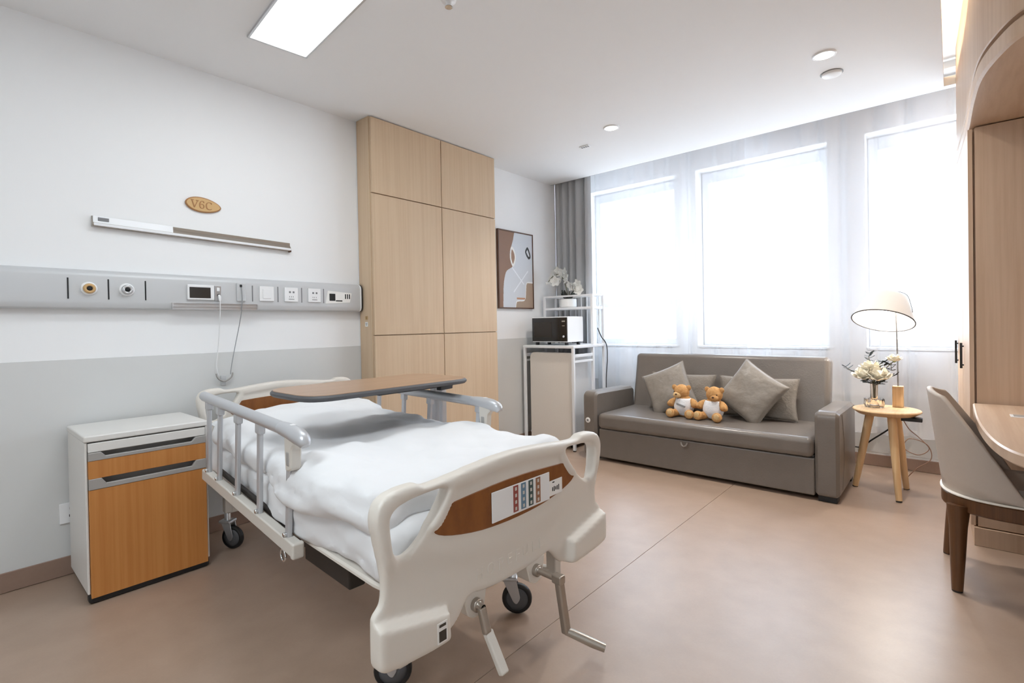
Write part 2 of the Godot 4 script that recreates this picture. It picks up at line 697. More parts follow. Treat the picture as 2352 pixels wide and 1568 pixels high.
func _ready() -> void:
	serif.font_names = PackedStringArray(["Droid Serif"])
	sans.font_names = PackedStringArray(["Droid Sans"])
	# camera
	var cam := Camera3D.new()
	cam.name = "camera"
	cam.position = Vector3(0, 1.2, 0)
	cam.rotation_degrees = Vector3(-0.53, 41.13, -1.04)
	cam.set_frustum(0.05 * 2.0 * 784.0 / 1158.0, Vector2(0, -26.0 / 1158.0 * 0.05), 0.05, 200.0)
	add_child(cam)
	# overcast sky and exposure
	var sky_mat := ProceduralSkyMaterial.new()
	sky_mat.sky_top_color = Color(0.81, 0.885, 0.97)
	sky_mat.sky_horizon_color = Color(0.89, 0.945, 1.0)
	sky_mat.ground_horizon_color = Color(0.88, 0.93, 0.98)
	sky_mat.ground_bottom_color = Color(0.82, 0.86, 0.9)
	sky_mat.sky_energy_multiplier = 1.0
	sky_mat.energy_multiplier = 5.5
	var env := Environment.new()
	env.background_mode = Environment.BG_SKY
	env.sky = Sky.new()
	env.sky.sky_material = sky_mat
	env.tonemap_mode = Environment.TONE_MAPPER_LINEAR
	env.tonemap_exposure = 2.0
	env.sdfgi_enabled = true
	env.ssao_enabled = true
	env.ssil_enabled = true
	var we := WorldEnvironment.new()
	we.name = "environment"
	we.environment = env
	add_child(we)
	make_materials()
	build_ceiling_lights()
	build_room()
	build_curtains()
	build_wardrobe()
	build_bed()
	build_bedding()
	build_overbed_table()
	build_bedside_cabinet()
	build_sofa()
	build_sofa_things()
	build_rack()
	build_side_table()
	build_desk_unit()
	build_chair()
	build_head_panel()
	build_wall_things()
	build_cords()


func area_light(called: String, at: Vector3, size: Vector2, energy: float, color: Color, toward: Vector3, parent: Node = self) -> void:
	var l := AreaLight3D.new()
	l.name = called
	l.area_size = size
	l.light_energy = energy
	l.light_color = color
	l.shadow_enabled = true
	l.area_range = 12.0
	parent.add_child(l, true)
	l.position = at
	var up := Vector3.UP if absf(toward.y) < 0.9 else Vector3.RIGHT
	l.basis = Basis.looking_at(toward, up)


func build_ceiling_lights() -> void:
	# long recessed panel over the bed
	var t := thing("ceiling_panel_light", "bright white rectangular panel light in the ceiling above the bed", "ceiling light", Vector3(-2.12, 2.735, -1.20), -5.0)
	var s := sf()
	var hw := 0.62
	var hd := 0.15
	for b in [[Vector3(0, 0, hd), Vector3(hw * 2 - 0.013, 0.012, 0.012)], [Vector3(0, 0, -hd), Vector3(hw * 2 - 0.013, 0.012, 0.012)], [Vector3(hw, 0, 0), Vector3(0.012, 0.012, hd * 2 + 0.012)], [Vector3(-hw, 0, 0), Vector3(0.012, 0.012, hd * 2 + 0.012)]]:
		rbox(s, b[0] + Vector3(0, -0.006, 0), b[1], 0.002, 1)
	part("frame", s, M.aluminium, t)
	s = sf()
	rbox(s, Vector3(0, -0.005, 0), Vector3(hw * 2 - 0.01, 0.008, hd * 2 - 0.01), 0.001, 1)
	part("diffuser", s, glow("panel_glow", Color(1, 1, 1), 2.2), t)
	area_light("panel_lamp", Vector3(0, -0.016, 0), Vector2(hw * 2 - 0.02, hd * 2 - 0.02), 0.58, Color(0.92, 0.97, 1.0), Vector3.DOWN, t)
	# its twin over the entrance half of the room, behind the camera
	copy_of(t, "white rectangular panel light in the ceiling of the entrance half of the room", Vector3(-0.95, 2.735, 0.75), 0.0)
	get_node("ceiling_panel_light_001/panel_lamp").light_energy = 1.75
	# two round downlights towards the window
	var spots := [[Vector3(-2.0, 2.735, -3.516), "round white downlight in the ceiling above the sofa armrest beside the rack"], [Vector3(-0.547, 2.735, -3.422), "round white downlight in the ceiling beside the round smoke detector"]]
	for k in 2:
		var d := thing("downlight", spots[k][1], "ceiling light", spots[k][0], 0.0, "recessed ceiling downlights")
		s = sf()
		lathe(s, [Vector2(0.062, 0.0), Vector2(0.06, -0.006), Vector2(0.052, -0.008), Vector2(0.05, -0.002)], 28)
		part("trim_ring", s, M.white_plastic, d)
		s = sf()
		lathe(s, [Vector2(0.0, -0.004), Vector2(0.051, -0.004)], 28)
		part("lens", s, glow("downlight_glow", Color(1, 1, 1), 2.5), d)
		var l := SpotLight3D.new()
		l.name = "downlight_lamp"
		l.light_energy = 1.2
		l.light_size = 0.05
		l.spot_angle = 65.0
		l.spot_angle_attenuation = 1.0
		l.spot_range = 12.0
		l.shadow_enabled = true
		l.light_color = Color(1, 0.98, 0.95)
		d.add_child(l)
		l.position = Vector3(0, -0.02, 0)
		l.rotation_degrees.x = -90
	# warm strip on top of the ceiling slab, behind its edge
	var c := thing("cove_strip_light", "warm strip light glowing in the ceiling slot beside the tall unit", "strip light", Vector3(-0.09, 2.80, -3.3))
	s = sf()
	rbox(s, Vector3(0, 0.008, 0), Vector3(0.016, 0.014, 2.2), 0.002, 1)
	part("strip", s, glow("cove_glow", Color(1, 0.93, 0.82), 1.5), c)
	area_light("cove_lamp", Vector3(0.014, 0.014, 0), Vector2(2.1, 0.014), 0.2, Color(1, 0.92, 0.8), Vector3(1, 0.45, 0).normalized(), c)


func build_room() -> void:
	var s := sf()
	rbox(s, Vector3(-1.3, -0.06, -1.5), Vector3(4.6, 0.1, 7.9), 0.001, 1)
	var fl := struct("floor", s, M.seam_brown)
	for sh in [[-3.34, -1.2225], [-1.2205, 0.76]]:
		s = sf()
		rbox(s, Vector3((sh[0] + sh[1]) / 2, -0.005, -1.5), Vector3(sh[1] - sh[0], 0.0096, 7.6), 0.0008, 1)
		part("vinyl_sheet", s, M.vinyl_floor, fl)
	# left wall
	s = sf()
	rbox(s, Vector3(-3.405, 1.5, -1.5), Vector3(0.15, 3.0, 7.9), 0.001, 1)
	var wl := struct("wall_left", s, M.white_paint)
	s = sf()
	rbox(s, Vector3(-3.329, 0.58, -1.42), Vector3(0.004, 0.98, 7.2), 0.001, 1)
	part("wainscot_panel", s, M.grey_wainscot, wl)
	s = sf()
	rbox(s, Vector3(-3.326, 0.0475, 0.06), Vector3(0.012, 0.092, 4.26), 0.003)
	rbox(s, Vector3(-3.326, 0.0475, -4.23), Vector3(0.012, 0.092, 1.62), 0.003)
	struct("baseboard_left", s, M.vinyl_skirting)
	# right and back walls
	s = sf()
	rbox(s, Vector3(0.83, 1.5, -1.5), Vector3(0.14, 3.0, 7.9), 0.001, 1)
	struct("wall_right", s, M.white_paint)
	s = sf()
	rbox(s, Vector3(-1.3, 1.5, 2.3), Vector3(4.6, 3.0, 0.14), 0.001, 1)
	struct("wall_back", s, M.white_paint)
	# window wall: breast, lintel and piers
	s = sf()
	rbox(s, Vector3(-1.3, 0.47, -5.2), Vector3(4.3, 0.94, 0.3), 0.002, 1)
	rbox(s, Vector3(-1.3, 2.86, -5.2), Vector3(4.3, 0.28, 0.3), 0.002, 1)
	var holes := [[-3.2, -2.15], [-1.93, -0.8], [-0.53, 0.6]]
	var edge := -3.42
	for h in holes + [[0.78, 0.9]]:
		rbox(s, Vector3((edge + h[0]) / 2, 1.83, -5.2), Vector3(h[0] - edge, 1.78, 0.3), 0.002, 1)
		edge = h[1]
	struct("wall_window", s, M.white_paint)
	s = sf()
	rbox(s, Vector3(-1.3, 0.34, -5.048), Vector3(4.1, 0.46, 0.004), 0.001, 1)
	part("wainscot_panel", s, M.grey_wainscot, get_node("wall_window"))
	s = sf()
	rbox(s, Vector3(-1.3, 0.0475, -5.042), Vector3(4.1, 0.092, 0.012), 0.003)
	struct("baseboard_window", s, M.vinyl_skirting)
	for k in 3:
		var x0: float = holes[k][0]
		var x1: float = holes[k][1]
		var xc := (x0 + x1) / 2
		s = sf()
		rbox(s, Vector3(xc, 0.955, -5.19), Vector3(x1 - x0 - 0.006, 0.022, 0.3), 0.004)
		var w := struct("window_%d" % (k + 1), s, M.white_plastic)
		s = sf()
		var y0 := 0.968
		var y1 := 2.717
		for b in [[Vector3(x0 + 0.04, (y0 + y1) / 2, -5.24), Vector3(0.07, y1 - y0, 0.06)], [Vector3(x1 - 0.04, (y0 + y1) / 2, -5.24), Vector3(0.07, y1 - y0, 0.06)], [Vector3(xc, y1 - 0.05, -5.24), Vector3(x1 - x0 - 0.152, 0.1, 0.056)], [Vector3(xc, y0 + 0.03, -5.24), Vector3(x1 - x0 - 0.152, 0.06, 0.056)]]:
			rbox(s, b[0], b[1], 0.004, 1)
		part("window_frame", s, M.window_frame, w)
		s = sf()
		if k == 0:
			rbox(s, Vector3(xc, 1.42, -5.24), Vector3(x1 - x0 - 0.152, 0.055, 0.05), 0.004, 1)
			rbox(s, Vector3(xc + 0.05, 1.208, -5.24), Vector3(0.05, 0.36, 0.046), 0.004, 1)
		else:
			rbox(s, Vector3(xc, 2.612, -5.235), Vector3(x1 - x0 - 0.16, 0.012, 0.05), 0.003, 1)
		part("mullion", s, M.window_frame, w)
		s = sf()
		rbox(s, Vector3(xc, (y0 + y1) / 2, -5.245), Vector3(x1 - x0 - 0.06, y1 - y0 - 0.05, 0.006), 0.001, 1)
		part("pane", s, M.window_glass, w)
	# ceilings: the lowered slab with the curtain pocket and the light slot, and the slab above
	s = sf()
	rbox(s, Vector3(-1.69, 2.765, -1.13), Vector3(3.32, 0.06, 6.74), 0.001, 1)
	rbox(s, Vector3(0.36, 2.765, -4.47), Vector3(0.78, 0.06, 0.06), 0.001, 1)
	var ce := struct("ceiling", s, M.ceiling_paint)
	s = sf()
	rbox(s, Vector3(-1.69, 2.745, -4.504), Vector3(3.32, 0.02, 0.008), 0.001, 1)
	part("edge_bead", s, M.cord_grey, ce)
	s = sf()
	rbox(s, Vector3(-1.3, 3.02, -1.5), Vector3(4.6, 0.1, 7.9), 0.001, 1)
	struct("ceiling_upper", s, M.ceiling_paint)
	# small ceiling things
	var d := thing("smoke_detector", "flat round white detector in the ceiling beside the downlight", "detector", Vector3(-0.554, 2.735, -3.706))
	s = sf()
	lathe(s, [Vector2(0.055, 0), Vector2(0.055, -0.008), Vector2(0.048, -0.016), Vector2(0.0, -0.018)], 26)
	part("cover", s, M.white_plastic, d)
	s = sf()
	lathe(s, [Vector2(0.062, 0.0), Vector2(0.062, -0.003), Vector2(0.055, -0.003)], 26)
	part("base_ring", s, M.cord_grey, d)
	d = thing("ceiling_vent", "tiny dark slotted vent in the ceiling near the grey curtain", "vent", Vector3(-2.377, 2.735, -3.726))
	s = sf()
	rbox(s, Vector3(0, -0.003, 0), Vector3(0.09, 0.006, 0.05), 0.001, 1)
	part("plate", s, M.white_plastic, d)
	for k in 4:
		s = sf()
		rbox(s, Vector3(-0.03 + 0.02 * k, -0.0065, 0), Vector3(0.012, 0.002, 0.026), 0.0005, 1)
		part("slot", s, M.print_grey, d)
	d = thing("sprinkler", "small round sprinkler rose in the ceiling over the middle of the bed", "sprinkler", Vector3(-1.773, 2.735, -1.62))
	s = sf()
	lathe(s, [Vector2(0.036, 0), Vector2(0.034, -0.006), Vector2(0.014, -0.01), Vector2(0.012, -0.03), Vector2(0.0, -0.03)], 20)
	part("rose", s, M.white_plastic, d)
	s = sf()
	lathe(s, [Vector2(0.0, -0.031), Vector2(0.018, -0.032), Vector2(0.018, -0.034), Vector2(0.0, -0.034)], 20)
	part("deflector", s, M.chrome, d)


func fold_sheet(s: SurfaceTool, x0: float, x1: float, y0: float, y1: float, z: float, period: float, amp: float, sd: int, back := 0.0) -> void:
	var fn := noise(sd, 1.3, 2)
	var n := int((x1 - x0) / period * 12)
	var rows := []
	for i in n + 1:
		var x := x0 + (x1 - x0) * i / n
		var row := []
		for j in 15:
			var t := j / 14.0
			var y := lerpf(y0, y1, t)
			var w := x + 0.35 * period * fn.get_noise_2d(x * 2.0, 3.0) + 0.06 * period * (1.0 - t) * fn.get_noise_2d(x * 3.0, y)
			var a := amp * (0.75 + 0.6 * fn.get_noise_2d(x * 1.3, 40.0)) * (0.55 + 0.45 * (1.0 - t))
			var c := sin(TAU * w / period)
			row.append(Vector3(x + 0.012 * (1.0 - t) * fn.get_noise_2d(x, y + 9.0), y, z + a * (c + 0.25 * sin(2.0 * TAU * w / period + 1.0)) - back))
		rows.append(row)
	grid(s, rows)


func build_curtains() -> void:
	var k := 0
	for p in [[-2.98, -1.40, "sheer white curtain panel hanging beside the grey drape", 3], [-1.47, 0.02, "sheer white curtain panel hanging behind the standing lamp on the side table", 8]]:
		var t := thing("sheer_curtain", p[2], "curtain", Vector3.ZERO, 0.0, "sheer window curtains")
		var s := sf()
		fold_sheet(s, p[0], p[1], 0.28, 2.9, -4.84 - 0.11 * k, 0.21, 0.045, p[3])
		part("voile", s, M.sheer_voile, t)
		s = sf()
		fold_sheet(s, p[0], p[1], 0.28, 0.335, -4.84 - 0.11 * k, 0.21, 0.045, p[3], -0.002)
		part("hem", s, M.sheer_voile, t)
		k += 1
	var t := thing("grey_curtain", "grey blackout drape gathered in the corner behind the rack", "curtain")
	var s := sf()
	fold_sheet(s, -3.327, -2.87, 0.02, 2.9, -4.572, 0.092, 0.05, 5)
	part("drape", s, M.drape_grey, t)
	s = sf()
	rbox(s, Vector3(-1.3, 2.93, -4.60), Vector3(4.0, 0.05, 0.02), 0.002, 1)
	rbox(s, Vector3(-1.3, 2.93, -4.91), Vector3(4.0, 0.05, 0.02), 0.002, 1)
	struct("trim_1", s, M.aluminium)


func build_wardrobe() -> void:
	var t := thing("wardrobe", "tall built-in light wood wardrobe with six flat panel doors", "wardrobe", Vector3(-3.324, 0, -2.745))
	var s := sf()
	rbox(s, Vector3(0.079, 1.3665, 0), Vector3(0.155, 2.733, 1.316), 0.002, 1)
	part("body", s, M.wardrobe_wood, t)
	s = sf()
	rbox(s, Vector3(0.084, 0.0475, 0), Vector3(0.164, 0.09, 1.31), 0.002, 1)
	part("plinth", s, M.vinyl_skirting, t)
	var zs := [0.654, -0.01, -0.654]
	var ys := [0.1, 1.145, 2.178, 2.73]
	for i in 2:
		for j in 3:
			s = sf()
			var z0: float = zs[i]
			var z1: float = zs[i + 1]
			rbox(s, Vector3(0.168, (ys[j] + ys[j + 1]) / 2, (z0 + z1) / 2), Vector3(0.02, ys[j + 1] - ys[j] - 0.007, z0 - z1 - 0.007), 0.0015, 1)
			part("door", s, M.wardrobe_wood, t)
	for g in [[M.brass_wood, 1.275, Vector2(0.03, 0.026)], [M.paper_white, 1.228, Vector2(0.035, 0.034)]]:
		var tg := thing("tag", "small %s tag stuck on the wardrobe side below the grey panel" % ("gold" if g[1] > 1.25 else "white"), "tag", Vector3(-3.235, g[1], -2.0855))
		s = sf()
		rbox(s, Vector3(0, 0, 0.001), Vector3(g[2].x, g[2].y, 0.002), 0.0008, 1)
		part("plate", s, g[0], tg)
		s = sf()
		for k in 3:
			rbox(s, Vector3(0, 0.007 - 0.007 * k, 0.0022), Vector3(g[2].x * (0.7 - 0.12 * k), 0.0025, 0.0006), 0.0002, 1)
		part("print", s, M.print_black, tg)



# ---------------------------------------------------------------- hospital bed
const OUTLINE := [[0.0, 0.37], [0.07, 0.371], [0.14, 0.377], [0.185, 0.386], [0.21, 0.373], [0.235, 0.345], [0.262, 0.322], [0.3, 0.312], [0.36, 0.311], [0.45, 0.317], [0.505, 0.325], [0.524, 0.334], [0.53, 0.352], [0.53, 0.44], [0.526, 0.464], [0.507, 0.483], [0.5, 0.51], [0.5, 0.57], [0.512, 0.632], [0.524, 0.69], [0.524, 0.722], [0.512, 0.75], [0.488, 0.766], [0.45, 0.774], [0.395, 0.775], [0.378, 0.768], [0.355, 0.762], [0.28, 0.766], [0.17, 0.777], [0.07, 0.784], [0.0, 0.786]]
const HANDLE := [[0.479, 0.69], [0.474, 0.712], [0.452, 0.728], [0.40, 0.738], [0.33, 0.742], [0.292, 0.738], [0.292, 0.72], [0.335, 0.662], [0.40, 0.605], [0.44, 0.592], [0.464, 0.605], [0.474, 0.64]]
const INLAY := [[0.0, 0.566], [0.06, 0.567], [0.15, 0.573], [0.235, 0.587], [0.30, 0.604], [0.332, 0.62], [0.336, 0.632], [0.31, 0.66], [0.282, 0.686], [0.262, 0.691], [0.1, 0.700], [0.0, 0.702]]


func v2(a: Array) -> Array:
	var o := []
	for q in a:
		o.append(Vector2(q[0], q[1]))
	return o


func mirrored(half: Array) -> Array:
	var o := v2(half)
	for i in range(half.size() - 2, 0, -1):
		o.append(Vector2(-half[i][0], half[i][1]))
	return o


# end board: s runs along z, t is the height, the outer face looks along +x
func board_mesh(cell: float) -> Mesh:
	var out := curve(v2(OUTLINE), 3)
	for i in range(out.size() - 2, 0, -1):
		out.append(Vector2(-out[i].x, out[i].y))
	var hole := curve(v2(HANDLE), 3, true)
	var lo := Vector3(-0.06, 0.285, -0.56)
	var hi := Vector3(0.075, 0.815, 0.56)
	var ny := int(ceil((hi.y - lo.y) / cell)) + 2
	var nz := int(ceil((hi.z - lo.z) / cell)) + 2
	var D := PackedFloat32Array()
	var H := PackedFloat32Array()
	var B := PackedFloat32Array()
	for j in ny:
		for k in nz:
			var p := Vector2(absf(lo.z + k * cell), lo.y + j * cell)
			var d := -sd_poly(p, out)
			var dh := sd_poly(p, hole)
			D.append(minf(d, dh))
			# rounded grip tube along the rim and round the handle opening
			var top := smoothstep(0.055, 0.03, d) * smoothstep(0.52, 0.6, p.y)
			var grip := maxf(top, smoothstep(0.04, 0.02, dh) * smoothstep(0.02, 0.05, p.y - 0.6))
			var h := 0.017 + 0.009 * grip
			# corner shoes stand proud; the belly below the swept crease is set back
			var shoe := smoothstep(-0.010, 0.012, minf(p.x - 0.295 + 0.1 * maxf(0.0, 0.36 - p.y), 0.392 + 0.22 * (p.x - 0.28) - p.y))
			var crease := 0.468 + 0.56 * p.x * p.x
			var belly := smoothstep(-0.05, 0.03, crease - p.y)
			var fr := h + 0.026 * shoe - 0.006 * belly * (1.0 - shoe)
			H.append(fr)
			B.append(h)
	var f := func(p: Vector3) -> float:
		var j := int(round((p.y - lo.y) / cell))
		var k := int(round((p.z - lo.z) / cell))
		var at := j * nz + k
		var r := 0.015
		var hf := (H[at] + B[at]) / 2
		var a := r - D[at]
		var b := absf(p.x - (H[at] - B[at]) / 2) - hf + r
		return Vector2(maxf(a, 0), maxf(b, 0)).length() + minf(maxf(a, b), 0.0) - r
	var s := sf()
	nets(s, lo, hi, cell, f)
	s.index()
	return s.commit()


func end_board(called: String, parent: Node3D, mesh: Mesh) -> MeshInstance3D:
	var b := MeshInstance3D.new()
	b.name = called
	b.mesh = mesh
	b.material_override = M.bed_plastic
	parent.add_child(b, true)
	var s := sf()
	X = Transform3D(Basis(Vector3(0, 0, -1), Vector3(0, 1, 0), Vector3(1, 0, 0)), Vector3(0.0105, 0, 0))
	prism(s, curve(mirrored(INLAY), 2, true), 0.0, 0.0085, 0.002)
	part("wood_inlay", s, M.inlay_wood, b)
	return b


func caster(called: String, parent: Node3D, at: Vector3, turn: float) -> void:
	var c := pivot(called, parent, at)
	c.rotation_degrees.y = turn
	var s := sf()
	X = Transform3D(Basis(Vector3.RIGHT, Vector3(0, 0, 1), Vector3(0, -1, 0)), Vector3(0.03, 0.0635, 0))
	lathe(s, [Vector2(0.046, -0.012), Vector2(0.056, -0.014), Vector2(0.0625, -0.006), Vector2(0.0625, 0.006), Vector2(0.056, 0.014), Vector2(0.046, 0.012)], 30)
	part("tyre", s, M.black_plastic, c)
	s = sf()
	X = Transform3D(Basis(Vector3.RIGHT, Vector3(0, 0, 1), Vector3(0, -1, 0)), Vector3(0.03, 0.0635, 0))
	lathe(s, [Vector2(0.0, -0.017), Vector2(0.02, -0.017), Vector2(0.024, -0.011), Vector2(0.048, -0.011), Vector2(0.048, 0.011), Vector2(0.024, 0.011), Vector2(0.02, 0.017), Vector2(0.0, 0.017)], 26)
	part("wheel", s, M.wheel_grey, c)
	s = sf()
	for sg in [-1.0, 1.0]:
		X = Transform3D(Basis.IDENTITY, Vector3(0, 0, sg * 0.02 - 0.002))
		prism(s, rpoly([Vector2(-0.03, 0.155), Vector2(0.028, 0.155), Vector2(0.045, 0.07), Vector2(0.03, 0.045), Vector2(0.016, 0.055)], 0.01, 4), 0.0, 0.004, 0.001)
	X = Transform3D.IDENTITY
	rbox(s, Vector3(0, 0.152, 0), Vector3(0.07, 0.016, 0.06), 0.006)
	lathe(s, [Vector2(0.0, 0.2), Vector2(0.016, 0.2), Vector2(0.016, 0.156), Vector2(0.026, 0.15)], 16)
	part("fork", s, M.aluminium, c)


func side_rail(parent: Node3D, z: float, ys: Array, xs: Array, posts: Array, drop: Array, sgn: float) -> void:
	var r := pivot("side_rail", parent)
	var a := Vector3(xs[0], ys[0], z)
	var b := Vector3(xs[1], ys[1], z)
	var d := (b - a).normalized()
	var s := sf()
	tube(s, [a, a + d * 0.01, a + d * 0.03, b - d * 0.14, b - d * 0.1], [0.014, 0.019, 0.021, 0.021, 0.021], 14, true, 1.1)
	part("top_tube", s, M.rail_grey, r)
	# moulded latch grip at the foot end
	s = sf()
	tube(s, curve([b - d * 0.13, b - d * 0.06, b + d * 0.0 + Vector3(0, -0.004, 0), b + d * 0.045 + Vector3(0, -0.012, 0), b + d * 0.062 + Vector3(0, -0.03, 0)], 4), [0.0225, 0.024, 0.025, 0.026, 0.0265, 0.027, 0.0275, 0.028, 0.028, 0.028, 0.027, 0.026, 0.025, 0.023, 0.021, 0.018, 0.014], 14)
	bar(s, b + d * -0.035 + Vector3(0, -0.01, 0), b + d * -0.045 + Vector3(0, -0.125, 0), 0.036, 0.034, 0.008, Vector3(0, 0, 1))
	part("latch_grip", s, M.rail_grey, r)
	s = sf()
	X = Transform3D(Basis.IDENTITY, b + d * -0.035 + Vector3(0, 0, -0.019))
	prism(s, rpoly([Vector2(-0.03, 0.0), Vector2(0.04, 0.0), Vector2(0.048, -0.035), Vector2(0.026, -0.05), Vector2(0.02, -0.125), Vector2(-0.024, -0.135), Vector2(-0.03, -0.05)], 0.012, 4), 0.0, 0.038, 0.005)
	part("latch_body", s, M.bed_steel, r)
	s = sf()
	rbox(s, b + d * -0.035 + Vector3(-0.002, -0.088, 0.0), Vector3(0.026, 0.05, 0.042), 0.006)
	part("latch_lever", s, M.pull_grey, r)
	s = sf()
	rbox(s, b + d * -0.035 + Vector3(0, 0.024, 0), Vector3(0.02, 0.006, 0.014), 0.002)
	part("latch_button", s, M.white_plastic, r)
	s = sf()
	var lo_a := Vector3(drop[0], drop[2], z)
	var lo_b := Vector3(drop[1], drop[3], z)
	bar(s, lo_a, lo_b, 0.036, 0.05, 0.006)
	bar(s, lo_b - (lo_b - lo_a).normalized() * 0.012, lo_b + (lo_b - lo_a).normalized() * 0.012, 0.042, 0.056, 0.008)
	part("lower_bar", s, M.bed_steel, r)
	s = sf()
	bar(s, lo_a + Vector3(0.1, 0.03, -0.03 * sgn), lo_b + Vector3(-0.1, 0.03, -0.03 * sgn), 0.014, 0.022, 0.003)
	part("inner_track", s, M.dark_steel, r)
	for q in posts:
		s = sf()
		var t0: float = (q[0] - a.x) / (b.x - a.x)
		var t1: float = (q[1] - lo_a.x) / (lo_b.x - lo_a.x)
		var p0 := a.lerp(b, t0) + Vector3(0, -0.01, 0)
		var p1 := lo_a.lerp(lo_b, t1) + Vector3(0, 0.02, 0)
		bar(s, p0, p1, 0.016, 0.03, 0.005, Vector3.RIGHT)
		part("post", s, M.rail_grey, r)
		s = sf()
		bar(s, p0 + Vector3(0, 0.0, 0), p0.lerp(p1, 0.13), 0.027, 0.042, 0.007, Vector3.RIGHT)
		part("socket", s, M.rail_grey, r)
		s = sf()
		X = Transform3D(Basis(Vector3.RIGHT, Vector3(0, 0, 1), Vector3(0, -1, 0)), p1 + Vector3(0, 0.012, 0.012 * sgn))
		lathe(s, [Vector2(0, -0.006), Vector2(0.008, -0.006), Vector2(0.008, 0.006), Vector2(0, 0.006)], 12)
		part("rivet", s, M.chrome, r)
	s = sf()
	var ring := []
	for k in 17:
		ring.append(lo_b + Vector3(-0.1 + 0.02 * cos(TAU * k / 16), -0.045 + 0.02 * sin(TAU * k / 16), 0.008 * sgn))
	tube(s, ring, 0.004, 8, false)
	part("release_ring", s, M.chrome, r)


